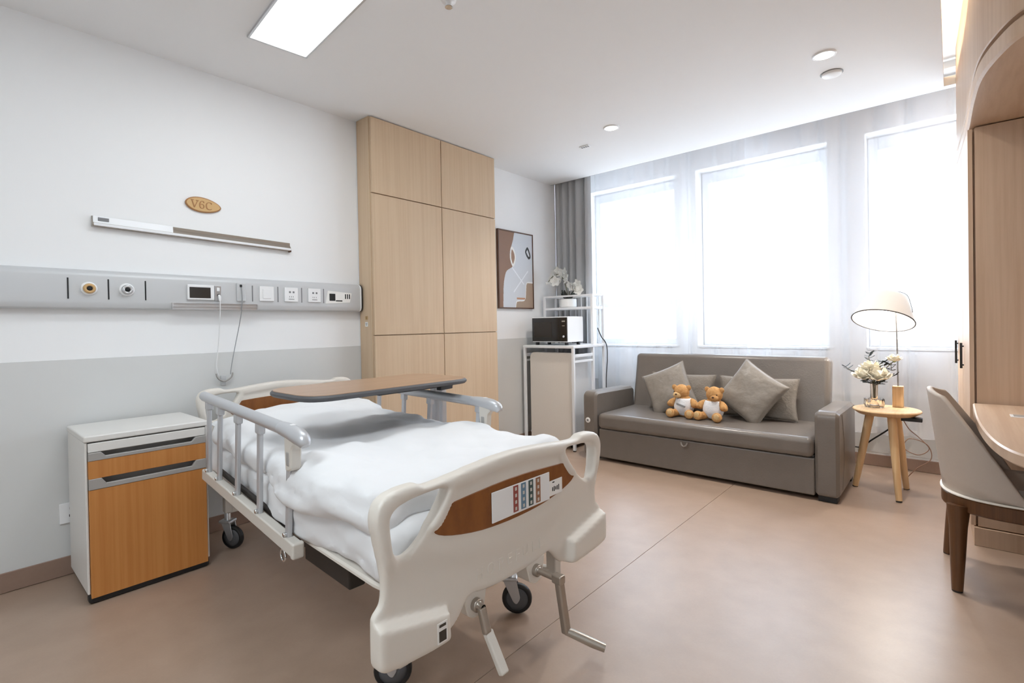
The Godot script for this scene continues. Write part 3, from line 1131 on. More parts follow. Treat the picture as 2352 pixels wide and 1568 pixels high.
func build_bed() -> void:
	var bed := thing("hospital_bed", "cream hospital bed with wood inlaid end boards, side rails and castors", "bed", Vector3(-1.108, 0, -1.245), -3.0)
	var mesh := board_mesh(0.0075)
	var fb := end_board("footboard", bed, mesh)
	fb.rotation_degrees.y = 2.0
	var s := sf()
	X = Transform3D(Basis(Vector3(0, 0, -1), Vector3(0, 1, 0), Vector3(1, 0, 0)), Vector3(0.0105, 0.437, 0.01))
	words(s, "H O P E F U L L", sans, 0.05, 0.004)
	part("raised_lettering", s, M.bed_plastic, fb)
	s = sf()
	rbox(s, Vector3(0.0435, 0.354, 0.334), Vector3(0.0015, 0.058, 0.036), 0.0004, 1)
	var st := part("maker_label", s, M.paper_white, fb)
	s = sf()
	rbox(s, Vector3(0.0446, 0.345, 0.334), Vector3(0.0006, 0.03, 0.026), 0.0002, 1)
	rbox(s, Vector3(0.0446, 0.374, 0.334), Vector3(0.0006, 0.008, 0.024), 0.0002, 1)
	part("label_print", s, M.screen_dark, fb)
	st.set_meta("label", "small printed maker label")
	var hb := end_board("headboard", bed, mesh)
	hb.position = Vector3(-2.05, 0.098, -0.065)
	hb.scale = Vector3(1, 1, 0.89)
	# deck frame
	s = sf()
	for sg in [-1.0, 1.0]:
		bar(s, Vector3(-2.0, 0.435, sg * 0.31), Vector3(-0.14, 0.435, sg * 0.31), 0.03, 0.05, 0.005)
	for x in [-1.95, -1.45, -0.95, -0.45, -0.1]:
		bar(s, Vector3(x, 0.43, -0.31), Vector3(x, 0.43, 0.31), 0.028, 0.04, 0.004)
	part("deck_frame", s, M.bed_steel, bed)
	s = sf()
	plan(s, rpoly([Vector2(-1.95, -0.44), Vector2(-0.035, -0.44), Vector2(-0.035, 0.44), Vector2(-1.95, 0.44)], 0.1, 6), 0.452, 0.472, 0.006)
	part("deck", s, M.bed_plastic, bed)
	# dark crank housing and lower chassis
	s = sf()
	bar(s, Vector3(-0.72, 0.375, 0.35), Vector3(-0.38, 0.375, 0.35), 0.06, 0.085, 0.006)
	bar(s, Vector3(-1.2, 0.375, 0.35), Vector3(-0.72, 0.375, 0.35), 0.03, 0.03, 0.006)
	part("crank_housing", s, M.dark_steel, bed)
	for x in [-1.9, -0.31]:
		s = sf()
		bar(s, Vector3(x, 0.214, -0.30), Vector3(x, 0.214, 0.30), 0.04, 0.036, 0.004)
		part("cross_beam", s, M.bed_steel, bed)
	for q in [[-1.9, 0.3], [-1.9, -0.3], [-0.12, 0.36], [-0.12, -0.36]]:
		s = sf()
		bar(s, Vector3(q[0], 0.2, q[1]), Vector3(q[0], 0.44, q[1]), 0.036, 0.05, 0.006, Vector3.RIGHT)
		if q[0] > -1:
			bar(s, Vector3(q[0], 0.215, q[1]), Vector3(-0.3, 0.215, q[1] * 0.83), 0.03, 0.03, 0.004)
		part("leg", s, M.bed_steel, bed)
	caster("caster", bed, Vector3(-1.9, 0.0, 0.30), 35)
	caster("caster", bed, Vector3(-1.9, 0.0, -0.30), 20)
	caster("caster", bed, Vector3(-0.31, 0.0, 0.30), 52)
	caster("caster", bed, Vector3(-0.31, 0.0, -0.30), 40)
	side_rail(bed, 0.482, [0.888, 0.85], [-1.6, -0.52], [[-1.5, -1.52], [-1.335, -1.37], [-1.1, -1.13], [-0.855, -0.88], [-0.575, -0.61]], [-1.58, -0.54, 0.515, 0.455], 1.0)
	side_rail(bed, -0.482, [0.835, 0.825], [-1.65, -0.60], [[-1.6, -1.63], [-1.33, -1.36], [-1.08, -1.11], [-0.68, -0.71]], [-1.6, -0.62, 0.47, 0.46], -1.0)
	# bracket and cranks under the footboard
	for q in [[-0.115, 0.35, true], [0.165, 0.345, false]]:
		var c := pivot("crank", bed, Vector3(0.0, 0, q[0]))
		s = sf()
		X = Transform3D(Basis(Vector3(0, 0, -1), Vector3(0, 1, 0), Vector3(1, 0, 0)), Vector3.ZERO)
		prism(s, rpoly([Vector2(-0.05, 0.39), Vector2(0.05, 0.39), Vector2(0.035, 0.31), Vector2(0.0, 0.3), Vector2(-0.03, 0.315)], 0.012, 4), -0.06, 0.004, 0.003)
		part("bracket", s, M.bed_plastic, c)
		s = sf()
		X = Transform3D(Basis(Vector3.UP, Vector3.RIGHT, Vector3.FORWARD), Vector3(0, q[1], 0))
		lathe(s, [Vector2(0.0, -0.04), Vector2(0.02, -0.04), Vector2(0.021, 0.018), Vector2(0.016, 0.02), Vector2(0.0105, 0.021), Vector2(0.0105, 0.10 if q[2] else 0.04)], 18)
		part("shaft", s, M.brushed_nickel, c)
		if q[2]:
			s = sf()
			bar(s, Vector3(0.105, 0.365, 0), Vector3(0.128, 0.175, -0.01), 0.03, 0.024, 0.007, Vector3.RIGHT)
			bar(s, Vector3(0.085, 0.352, 0), Vector3(0.125, 0.352, 0), 0.03, 0.03, 0.006)
			part("crank_arm", s, M.brushed_nickel, c)
			s = sf()
			tube(s, [Vector3(0.125, 0.182, -0.008), Vector3(0.14, 0.176, -0.02), Vector3(0.2, 0.152, -0.055), Vector3(0.235, 0.14, -0.075)], [0.012, 0.014, 0.015, 0.013], 12)
			part("hand_grip", s, M.brushed_nickel, c)
		else:
			s = sf()
			bar(s, Vector3(0.03, 0.345, 0), Vector3(0.05, 0.27, -0.005), 0.026, 0.02, 0.006, Vector3.RIGHT)
			part("crank_arm", s, M.brushed_nickel, c)
			s = sf()
			bar(s, Vector3(0.045, 0.275, -0.01), Vector3(0.105, 0.165, -0.02), 0.03, 0.022, 0.006, Vector3.RIGHT)
			part("hand_grip", s, M.bed_steel, c)


func build_bedding() -> void:
	var n1 := noise(81, 2.2, 3)
	var n2 := noise(82, 6.0, 2)
	var m := thing("mattress", "mattress wrapped in a white sheet on the hospital bed", "mattress", Vector3(-1.108, 0, -1.245), -3.0)
	var s := sf()
	var fm := func(p: Vector3) -> float:
		var w := 0.022 * n1.get_noise_3d(p.x * 1.1, p.y * 3.0, p.z * 1.5) + 0.010 * n2.get_noise_3d(p.x, p.y * 2.0, p.z)
		var hw := 0.41 + 0.045 * smoothstep(-1.7, -0.9, p.x) + 0.012 * sin(p.x * 7.0)
		return sd_box(p, Vector3(-0.97, 0.546, 0), Vector3(0.92, 0.084, hw), 0.05) - w
	nets(s, Vector3(-2.0, 0.44, -0.52), Vector3(0.02, 0.70, 0.52), 0.016, fm)
	part("sheet", s, M.white_linen, m)
	var pl := thing("pillow", "white pillow at the head of the hospital bed", "pillow", Vector3(-1.108, 0, -1.245), -3.0)
	s = sf()
	X = Transform3D(Basis(Vector3(0, 0, 1), deg_to_rad(8)) * Basis(Vector3(0, 0, -1), Vector3(1, 0, 0), Vector3(0, -1, 0)), Vector3(-1.70, 0.675, 0.0))
	X.basis = Basis(Vector3(0, 0, 1), Vector3(1, 0, 0).rotated(Vector3(0, 0, 1), -0.12), Vector3(0, 1, 0).rotated(Vector3(0, 0, 1), -0.12))
	cushion(s, 0.76, 0.40, 0.13, 20)
	part("pillowcase", s, M.white_linen, pl)
	var d := thing("duvet", "puffy white duvet spread over the hospital bed", "duvet", Vector3(-1.108, 0, -1.245), -3.0)
	s = sf()
	var fd := func(p: Vector3) -> float:
		var w := 0.026 * n1.get_noise_3d(p.x * 0.9 + 5.0, p.y * 2.5, p.z * 1.1) + 0.012 * n2.get_noise_3d(p.x * 0.8 + 9.0, p.y * 2.2, p.z * 0.8)
		var y := 0.672 + 0.015 * smoothstep(-1.35, -1.7, p.x) - 0.012 * smoothstep(0.35, 0.0, absf(p.x + 1.15))
		var hw := 0.405 + 0.055 * smoothstep(-1.7, -0.95, p.x)
		var a := sd_box(p, Vector3(-0.94, y, 0), Vector3(0.84, 0.055, hw), 0.05)
		var b := sd_ell(p, Vector3(-1.60, 0.705, -0.02), Vector3(0.25, 0.085, 0.38))
		var e := sd_ell(p, Vector3(-0.5, 0.66, 0.40), Vector3(0.38, 0.085, 0.10))
		return smin(smin(a, b, 0.09), e, 0.06) - w
	nets(s, Vector3(-2.02, 0.54, -0.56), Vector3(-0.03, 0.90, 0.58), 0.016, fd)
	part("cover", s, M.white_linen, d)
	# the card on the footboard
	var c := thing("bed_card", "white care card with four coloured strips on the footboard inlay", "card", Vector3(-1.108, 0, -1.245), -1.0)
	s = sf()
	rbox(s, Vector3(0.0225, 0.630, -0.035), Vector3(0.004, 0.096, 0.29), 0.001, 1)
	part("backing", s, M.white_plastic, c)
	var cols := [M.card_red, M.card_blue, M.card_green, M.card_tan]
	for k in 4:
		s = sf()
		var z := -0.02 - 0.0385 * k + 0.02
		rbox(s, Vector3(0.025, 0.632, z), Vector3(0.0015, 0.086, 0.024), 0.0004, 1)
		var strip := part("coloured_strip", s, cols[k], c)
		s = sf()
		for j in 4:
			rbox(s, Vector3(0.0259, 0.664 - 0.0215 * j, z), Vector3(0.0006, 0.011, 0.009), 0.0002, 1)
		part("printed_square", s, M.print_pale, strip)
	c = thing("name_card", "small white printed card beside the striped card on the footboard", "card", Vector3(-1.108, 0, -1.245), -1.0)
	s = sf()
	rbox(s, Vector3(0.0215, 0.616, -0.219), Vector3(0.002, 0.054, 0.076), 0.0006, 1)
	part("backing", s, M.paper_white, c)
	s = sf()
	for k in 5:
		rbox(s, Vector3(0.0228, 0.612, -0.2 - 0.009 * k), Vector3(0.0005, [0.014, 0.018, 0.012, 0.016, 0.02][k], 0.005), 0.0002, 1)
	rbox(s, Vector3(0.0228, 0.636, -0.205), Vector3(0.0005, 0.004, 0.012), 0.0002, 1)
	part("print", s, M.print_black, c)


func build_overbed_table() -> void:
	var t := thing("overbed_table", "overbed table with a brown top and dark edge reaching across the bed", "table", Vector3(-2.13, 0, -1.415))
	var s := sf()
	plan(s, rpoly([Vector2(-0.235, -0.455), Vector2(0.235, -0.455), Vector2(0.235, 0.455), Vector2(-0.235, 0.455)], [0.13, 0.13, 0.13, 0.16], 8), 0.905, 0.929, 0.008)
	part("edge", s, M.edge_grey, t)
	s = sf()
	plan(s, rpoly([Vector2(-0.226, -0.446), Vector2(0.226, -0.446), Vector2(0.226, 0.446), Vector2(-0.226, 0.446)], [0.125, 0.125, 0.125, 0.155], 8), 0.926, 0.9315, 0.001)
	part("top", s, M.tray_wood, t)
	s = sf()
	bar(s, Vector3(0.05, 0.893, -0.42), Vector3(0.05, 0.893, 0.05), 0.10, 0.024, 0.004)
	bar(s, Vector3(0.1, 0.885, -0.4), Vector3(0.12, 0.885, -0.3), 0.03, 0.03, 0.004)
	part("underframe", s, M.black_plastic, t)
	s = sf()
	rbox(s, Vector3(-0.13, 0.66, -0.49), Vector3(0.05, 0.46, 0.05), 0.008)
	rbox(s, Vector3(-0.07, 0.66, -0.49), Vector3(0.03, 0.46, 0.035), 0.006)
	bar(s, Vector3(-0.1, 0.878, -0.49), Vector3(0.03, 0.878, -0.38), 0.06, 0.02, 0.004)
	rbox(s, Vector3(-0.1, 0.27, -0.49), Vector3(0.08, 0.36, 0.06), 0.008)
	part("column", s, M.rail_grey, t)
	s = sf()
	rbox(s, Vector3(-0.1, 0.075, -0.49), Vector3(0.46, 0.03, 0.05), 0.008)
	for x in [-0.28, 0.08]:
		lathe_at(s, Vector3(x, 0.03, -0.49), Basis(Vector3.RIGHT, Vector3(0, 0, 1), Vector3(0, -1, 0)), [Vector2(0, -0.01), Vector2(0.029, -0.01), Vector2(0.029, 0.01), Vector2(0, 0.01)], 16)
	part("base", s, M.rail_grey, t)


func lathe_at(s: SurfaceTool, at: Vector3, b: Basis, prof: Array, seg := 20) -> void:
	var keep := X
	X = X * Transform3D(b, at)
	lathe(s, prof, seg)
	X = keep


func build_bedside_cabinet() -> void:
	var t := thing("bedside_cabinet", "bedside cabinet with a white top and orange-brown wood drawer and door", "cabinet", Vector3(-3.085, 0, -0.665))
	# front face looks along +x at x = +0.215
	var w := 0.485
	var s := sf()
	rbox(s, Vector3(-0.039, 0.375, 0), Vector3(0.346, 0.66, w - 0.03), 0.004)
	part("body", s, M.cabinet_shell, t)
	for sg in [-1.0, 1.0]:
		s = sf()
		rbox(s, Vector3(-0.002, 0.38, sg * (w / 2 - 0.005)), Vector3(0.42, 0.672, 0.010), 0.004)
		part("side_panel", s, M.cabinet_shell, t)
	s = sf()
	rbox(s, Vector3(0.0, 0.731, 0), Vector3(0.43, 0.028, w + 0.006), 0.007)
	part("top", s, M.cabinet_shell, t)
	s = sf()
	rbox(s, Vector3(0.196, 0.6915, 0), Vector3(0.04, 0.04, w - 0.023), 0.003)
	part("pull_out_tray", s, M.cabinet_shell, t)
	for q in [[0.652, 0.036, 0.594, 0.08], [0.53, 0.048, 0.266, 0.478]]:
		var dr := pivot("drawer" if q[0] > 0.6 else "door", t)
		s = sf()
		rbox(s, Vector3(0.206, q[2], 0), Vector3(0.026, q[3], w - 0.022), 0.002, 1)
		part("front_panel", s, M.cabinet_wood, dr)
		s = sf()
		var hw := w / 2 - 0.011
		X = Transform3D(Basis(Vector3(0, 0, -1), Vector3(0, 1, 0), Vector3(1, 0, 0)), Vector3(0.205, q[0], 0))
		var hh: float = q[1] / 2
		prism(s, [Vector2(-hw, -hh), Vector2(hw, -hh), Vector2(hw, hh), Vector2(hw - 0.045, hh), Vector2(hw - 0.062, -hh * 0.1), Vector2(-hw + 0.062, -hh * 0.1), Vector2(-hw + 0.045, hh), Vector2(-hw, hh)], 0.0, 0.016, 0.002)
		X = Transform3D.IDENTITY
		rbox(s, Vector3(0.15, q[0], 0), Vector3(0.006, q[1] + 0.02, w - 0.06), 0.001, 1)
		rbox(s, Vector3(0.177, q[0] - q[1] * 0.5 + 0.004, 0), Vector3(0.056, 0.006, w - 0.06), 0.001, 1)
		part("finger_pull", s, M.pull_grey, dr)
	s = sf()
	rbox(s, Vector3(-0.005, 0.03, 0), Vector3(0.41, 0.035, w - 0.02), 0.006)
	rbox(s, Vector3(0.19, 0.022, 0), Vector3(0.05, 0.044, w - 0.005), 0.015)
	part("base_skid", s, M.black_plastic, t)
	for q in [Vector2(0.15, 0.19), Vector2(0.15, -0.19), Vector2(-0.15, 0.19), Vector2(-0.15, -0.19)]:
		s = sf()
		lathe_at(s, Vector3(q.x, 0.0175, q.y), Basis(Vector3.RIGHT, Vector3(0, 0, 1), Vector3(0, -1, 0)), [Vector2(0, -0.012), Vector2(0.0175, -0.012), Vector2(0.0175, 0.012), Vector2(0, 0.012)], 14)
		part("castor", s, M.dark_rubber, t)


# ---------------------------------------------------------------- sofa and what lies on it
func build_sofa() -> void:
	var t := thing("sofa_bed", "taupe leather sofa bed standing in front of the sheer curtains", "sofa", Vector3(-1.525, 0, -3.82))
	# local: x across, front face at z = 0, back towards -z
	var s := sf()
	rbox(s, Vector3(0, 0.155, -0.375), Vector3(1.655, 0.25, 0.73), 0.012, 3)
	part("drawer_front", s, M.sofa_leather, t)
	s = sf()
	rbox(s, Vector3(0, 0.35, -0.335), Vector3(1.652, 0.135, 0.70), 0.04, 5)
	part("seat", s, M.sofa_leather, t)
	s = sf()
	X = Transform3D(Basis(Vector3.RIGHT, deg_to_rad(-11.0)), Vector3(0, 0.36, -0.60))
	var b := []
	rbox(s, Vector3(0, 0.27, -0.07), Vector3(1.64, 0.60, 0.13), 0.045, 5)
	part("backrest", s, M.sofa_leather, t)
	for q in [[-0.915, -1.0], [0.9, 1.0]]:
		s = sf()
		X = Transform3D(Basis(Vector3(0, 0, -1), Vector3(0, 1, 0), Vector3(1, 0, 0)), Vector3(q[0] - 0.07, 0, 0))
		prism(s, rpoly([Vector2(-0.0, 0.035), Vector2(0.72, 0.035), Vector2(0.72, 0.585), Vector2(-0.0, 0.6)], [0.03, 0.03, 0.06, 0.06], 6), 0.0, 0.14, 0.02)
		var a := part("armrest", s, M.sofa_leather, t)
		s = sf()
		var arc := []
		for k in 9:
			arc.append(Vector3(q[0] + q[1] * 0.0705, 0.1 + 0.5 * k / 8.0 - 0.03, -0.12 - 0.25 * sin(PI * k / 8.0) * 0.3))
		tube(s, arc, 0.002, 6)
		part("side_seam", s, M.sofa_leather, a)
		s = sf()
		rbox(s, Vector3(q[0], 0.018, -0.06), Vector3(0.11, 0.036, 0.08), 0.004)
		rbox(s, Vector3(q[0], 0.018, -0.66), Vector3(0.11, 0.036, 0.08), 0.004)
		part("foot", s, M.black_plastic, t)
	s = sf()
	rbox(s, Vector3(0, 0.28, -0.35), Vector3(1.64, 0.03, 0.6), 0.004)
	part("slide_rail", s, M.sofa_leather, t)
	s = sf()
	var loop := []
	for k in 13:
		var a := PI * k / 12.0
		loop.append(Vector3(-0.048 - 0.024 * cos(a), 0.268 - 0.03 * sin(a), 0.012 + 0.012 * sin(a)))
	tube(s, loop, 0.008, 10)
	part("pull_loop", s, M.sofa_leather, t)
	s = sf()
	X = Transform3D(Basis(Vector3.RIGHT, Vector3(0, 0, 1), Vector3(0, -1, 0)), Vector3(-0.93, 0.345, 0.002))
	lathe(s, [Vector2(0.0, 0.003), Vector2(0.021, 0.003), Vector2(0.024, 0.0), Vector2(0.024, -0.02)], 22)
	part("round_label", s, M.paper_white, t)
	s = sf()
	rbox(s, Vector3(-0.93, 0.345, 0.0055), Vector3(0.018, 0.018, 0.0008), 0.0003, 1)
	part("label_print", s, M.print_grey, t)


func place_cushion(called: String, label: String, at: Vector3, euler: Vector3, w: float, h: float, d: float, m: Material, sd: int) -> void:
	var t := thing(called, label, "cushion", at, 0.0, "grey cushions on the sofa")
	t.rotation_degrees = euler
	var s := sf()
	cushion(s, w, h, d, 24, 0.0, sd)
	part("cover", s, m, t)


func build_sofa_things() -> void:
	place_cushion("lumbar_cushion", "taupe lumbar cushion flat against the sofa back, behind the two bears", Vector3(-1.81, 0.585, -4.345), Vector3(-13, 0, 0), 0.58, 0.33, 0.12, M.cushion_linen, 1)
	place_cushion("lumbar_cushion", "taupe lumbar cushion behind the larger tilted cushion, at the side table end of the sofa", Vector3(-1.19, 0.585, -4.345), Vector3(-13, 0, 0), 0.60, 0.33, 0.12, M.cushion_linen, 2)
	place_cushion("square_cushion", "square taupe cushion tilted on its corner behind the bear with the pale muzzle", Vector3(-1.88, 0.615, -4.235), Vector3(-17, 4, 24), 0.39, 0.39, 0.13, M.cushion_satin, 3)
	place_cushion("square_cushion", "square taupe cushion balanced on its corner beside the bear in the plain vest", Vector3(-1.20, 0.635, -4.225), Vector3(-17, -4, -33), 0.40, 0.40, 0.14, M.cushion_satin, 4)
	teddy("brown teddy bear with a pale muzzle in a white shirt, leaning on the tilted cushion", Vector3(-1.69, 0.415, -4.10), 4.0, 0)
	teddy("brown teddy bear in a plain white vest, head turned down, sitting between bear and cushion", Vector3(-1.445, 0.415, -4.09), -6.0, 1)


func teddy(label: String, at: Vector3, turn: float, kind: int) -> void:
	var t := thing("teddy_bear", label, "soft toy", at, turn, "teddy bears on the sofa")
	t.scale = Vector3(1.14, 1.1, 1.1)
	var fn := noise(90 + kind, 22.0, 3)
	var sk := 0.0025
	var head := Vector3(-0.015 if kind == 0 else 0.01, 0.185, 0.005)
	var s := sf()
	var f := func(p: Vector3) -> float:
		return smin(sd_ell(p, Vector3(0, 0.075, 0), Vector3(0.068, 0.078, 0.06)), sd_ell(p, Vector3(0, 0.125, 0.0), Vector3(0.045, 0.04, 0.042)), 0.03) - sk * fn.get_noise_3d(p.x, p.y, p.z)
	nets(s, Vector3(-0.085, -0.01, -0.075), Vector3(0.085, 0.18, 0.075), 0.006, f)
	part("body", s, M.bear_fur, t)
	s = sf()
	var g := func(p: Vector3) -> float:
		var d := smin(sd_ell(p, Vector3(0, 0.078, 0.002), Vector3(0.072, 0.078, 0.064)), sd_ell(p, Vector3(0, 0.125, 0.0), Vector3(0.05, 0.035, 0.047)), 0.03) - 1.5 * sk * fn.get_noise_3d(p.x * 0.5, p.y * 0.5, p.z)
		return maxf(d, maxf(0.012 - p.y, p.y - 0.142))
	nets(s, Vector3(-0.09, 0.0, -0.08), Vector3(0.09, 0.16, 0.085), 0.006, g)
	part("shirt", s, M.bear_shirt, t)
	s = sf()
	var hf := func(p: Vector3) -> float:
		return smin(sd_ell(p, head, Vector3(0.056, 0.05, 0.05)), sd_ell(p, head + Vector3(0, 0.012, 0.0), Vector3(0.04, 0.045, 0.045)), 0.02) - sk * fn.get_noise_3d(p.x, p.y, p.z)
	nets(s, head - Vector3(0.07, 0.065, 0.065), head + Vector3(0.07, 0.07, 0.065), 0.006, hf)
	var h := part("head", s, M.bear_fur, t)
	s = sf()
	var mz := head + (Vector3(-0.02, -0.018, 0.04) if kind == 0 else Vector3(0.018, -0.02, 0.04))
	ball(s, mz, Vector3(0.03, 0.024, 0.026), 16)
	part("muzzle", s, M.bear_muzzle if kind == 0 else M.bear_fur, h)
	s = sf()
	ball(s, mz + Vector3(0, 0.008, 0.024), Vector3(0.009, 0.007, 0.006), 10)
	part("nose", s, M.frame_brown, h)
	for sg in [-1.0, 1.0]:
		s = sf()
		X = Transform3D(Basis(Vector3(0, 0, 1), -sg * 0.5), head + Vector3(sg * 0.05, 0.034, 0))
		ball(s, Vector3.ZERO, Vector3(0.02, 0.023, 0.011), 12)
		part("ear", s, M.bear_fur, h)
		s = sf()
		ball(s, mz + Vector3(sg * 0.02, 0.025, 0.006), Vector3(0.0045, 0.0045, 0.003), 8)
		part("eye", s, M.black_plastic, h)
		s = sf()
		tube(s, curve([Vector3(sg * 0.05, 0.125, 0.0), Vector3(sg * 0.078, 0.11, 0.02), Vector3(sg * 0.09, 0.09, 0.035), Vector3(sg * 0.092, 0.08, 0.042)], 4), [0.02, 0.023, 0.024, 0.0245, 0.025, 0.0255, 0.026, 0.026, 0.025, 0.023, 0.018, 0.011, 0.003], 12)
		part("arm", s, M.bear_fur, t)
		s = sf()
		tube(s, curve([Vector3(sg * 0.04, 0.035, 0.03), Vector3(sg * 0.06, 0.033, 0.065), Vector3(sg * 0.068, 0.038, 0.1), Vector3(sg * 0.07, 0.042, 0.118)], 4), [0.026, 0.027, 0.028, 0.028, 0.028, 0.029, 0.031, 0.033, 0.034, 0.033, 0.03, 0.022, 0.006], 14)
		var leg := part("leg", s, M.bear_fur, t)
		s = sf()
		ball(s, Vector3(sg * 0.07, 0.043, 0.114), Vector3(0.02, 0.023, 0.008), 12)
		part("foot_pad", s, M.bear_muzzle, leg)
	if kind == 0:
		s = sf()
		bar(s, Vector3(-0.035, 0.105, 0.062), Vector3(0.03, 0.085, 0.068), 0.008, 0.014, 0.003)
		part("shirt_ribbon", s, M.cord_grey, t)


# ---------------------------------------------------------------- rack with fridge, oven and orchid
func build_rack() -> void:
	var t := thing("microwave_rack", "white metal rack with a raised back shelf holding the microwave", "rack", Vector3(-2.985, 0, -4.2))
	# x from -0.305 to 0.305, front z = +0.26, middle -0.09, back -0.31
	var s := sf()
	for q in [[-0.295, 0.25, 0.99], [0.295, 0.25, 0.99], [-0.295, -0.095, 1.50], [0.295, -0.095, 1.50], [-0.295, -0.30, 1.50], [0.295, -0.30, 1.50]]:
		s = sf()
		rbox(s, Vector3(q[0], q[2] / 2 + 0.004, q[1]), Vector3(0.026, q[2] - 0.008, 0.026), 0.003)
		part("post", s, M.white_metal, t)
		s = sf()
		lathe_at(s, Vector3(q[0], 0, q[1]), Basis.IDENTITY, [Vector2(0.0, 0.0), Vector2(0.014, 0.0), Vector2(0.014, 0.012), Vector2(0.0, 0.012)], 12)
		part("foot", s, M.black_plastic, t)
	s = sf()
	rbox(s, Vector3(0, 0.985, -0.025), Vector3(0.62, 0.026, 0.58), 0.004)
	part("worktop", s, M.white_metal, t)
	s = sf()
	for z in [-0.095, -0.30]:
		rbox(s, Vector3(0, 1.365, z), Vector3(0.58, 0.024, 0.016), 0.003)
		rbox(s, Vector3(0, 1.492, z), Vector3(0.58, 0.018, 0.014), 0.003)
	for x in [-0.295, 0.295]:
		rbox(s, Vector3(x, 1.365, -0.2), Vector3(0.016, 0.03, 0.2), 0.003)
		rbox(s, Vector3(x, 1.492, -0.2), Vector3(0.014, 0.02, 0.2), 0.003)
		rbox(s, Vector3(x, 0.90, 0.08), Vector3(0.016, 0.03, 0.34), 0.003)
		rbox(s, Vector3(x, 0.845, 0.08), Vector3(0.014, 0.022, 0.34), 0.003)
	part("shelf_frame", s, M.white_metal, t)
	s = sf()
	rbox(s, Vector3(0, 1.371, -0.2), Vector3(0.575, 0.008, 0.2), 0.002)
	part("upper_shelf", s, M.white_metal, t)
	for k in 8:
		s = sf()
		rbox(s, Vector3(-0.245 + 0.07 * k, 1.243, -0.30), Vector3(0.01, 0.49, 0.006), 0.002, 1)
		part("back_rod", s, M.white_metal, t)
	# fridge
	t = thing("mini_fridge", "cream mini fridge with a rounded door inside the white rack", "fridge", Vector3(-2.99, 0, -4.17))
	s = sf()
	rbox(s, Vector3(0, 0.46, -0.06), Vector3(0.49, 0.86, 0.40), 0.02, 3)
	part("body", s, M.fridge_side, t)
	s = sf()
	X = Transform3D(Basis.IDENTITY, Vector3(0.005, 0.487, 0.145))
	prism(s, rpoly([Vector2(-0.25, -0.44), Vector2(0.255, -0.44), Vector2(0.255, 0.44), Vector2(-0.25, 0.44)], [0.03, 0.02, 0.025, 0.06], 7), 0.0, 0.055, 0.008)
	part("door", s, M.fridge_cream, t)
	for y in [0.12, 0.85]:
		s = sf()
		rbox(s, Vector3(-0.258, y, 0.16), Vector3(0.02, 0.02, 0.03), 0.005)
		part("hinge", s, M.white_plastic, t)
	for q in [Vector2(-0.2, 0.1), Vector2(0.2, 0.1), Vector2(-0.2, -0.2), Vector2(0.2, -0.2)]:
		s = sf()
		lathe_at(s, Vector3(q.x, 0, q.y), Basis.IDENTITY, [Vector2(0.0, 0.0), Vector2(0.02, 0.0), Vector2(0.02, 0.035), Vector2(0.0, 0.035)], 12)
		part("foot", s, M.black_plastic, t)
	# microwave
	t = thing("microwave_oven", "white microwave with a black glass door on the rack", "microwave", Vector3(-3.0, 1.0, -4.135))
	s = sf()
	rbox(s, Vector3(0, 0.153, 0), Vector3(0.435, 0.25, 0.27), 0.008, 3)
	part("case", s, M.white_plastic, t)
	s = sf()
	rbox(s, Vector3(-0.04, 0.153, 0.139), Vector3(0.345, 0.232, 0.012), 0.003)
	var dr := part("door", s, M.oven_glass, t)
	s = sf()
	rbox(s, Vector3(-0.075, 0.153, 0.1455), Vector3(0.22, 0.15, 0.002), 0.0008, 1)
	part("door_window", s, M.oven_window, dr)
	s = sf()
	rbox(s, Vector3(0.174, 0.153, 0.139), Vector3(0.08, 0.232, 0.012), 0.003)
	var pn := part("control_panel", s, M.oven_glass, t)
	s = sf()
	for q in [[0.232, 0.038, 0.012], [0.188, 0.03, 0.006]]:
		rbox(s, Vector3(0.174, q[0], 0.1455), Vector3(q[1], q[2], 0.001), 0.0004, 1)
	part("printed_mark", s, M.silver_print, pn)
	s = sf()
	lathe_at(s, Vector3(0.18, 0.085, 0.145), Basis(Vector3.RIGHT, Vector3(0, 0, 1), Vector3(0, -1, 0)), [Vector2(0.011, 0.0), Vector2(0.011, 0.012), Vector2(0.0, 0.012)], 18)
	part("knob", s, M.chrome, pn)
	for q in [Vector2(-0.18, 0.1), Vector2(0.18, 0.1), Vector2(-0.18, -0.1), Vector2(0.18, -0.1)]:
		s = sf()
		lathe_at(s, Vector3(q.x, 0, q.y), Basis.IDENTITY, [Vector2(0.0, -0.001), Vector2(0.018, -0.001), Vector2(0.02, 0.03), Vector2(0.0, 0.03)], 12)
		part("foot", s, M.dark_rubber, t)
	orchid()


func petal(s: SurfaceTool, at: Vector3, b: Basis, l: float, w: float, cup := 0.25) -> void:
	var keep := X
	X = X * Transform3D(b, at)
	for side in [0.0, 1.0]:
		var rows := []
		for i in 6:
			var row := []
			var v := i / 5.0
			for j in 5:
				var u := -1.0 + 0.5 * j
				var ww := w / 2 * pow(sin(PI * (0.08 + 0.87 * v)), 0.7)
				row.append(Vector3(u * ww, v * l, cup * l * (v * v - 0.2 * v) + cup * 0.5 * w * u * u - side * 0.0012))
			rows.append(row)
		grid(s, rows, false, false, side < 0.5)
	X = keep


func leaf_pair(s: SurfaceTool, at: Vector3, dir: Vector3, l: float, w: float) -> void:
	var y := dir.normalized()
	var x := y.cross(Vector3.UP if absf(y.y) < 0.95 else Vector3.RIGHT).normalized()
	petal(s, at, Basis(x, y, x.cross(y)), l, w, 0.18)


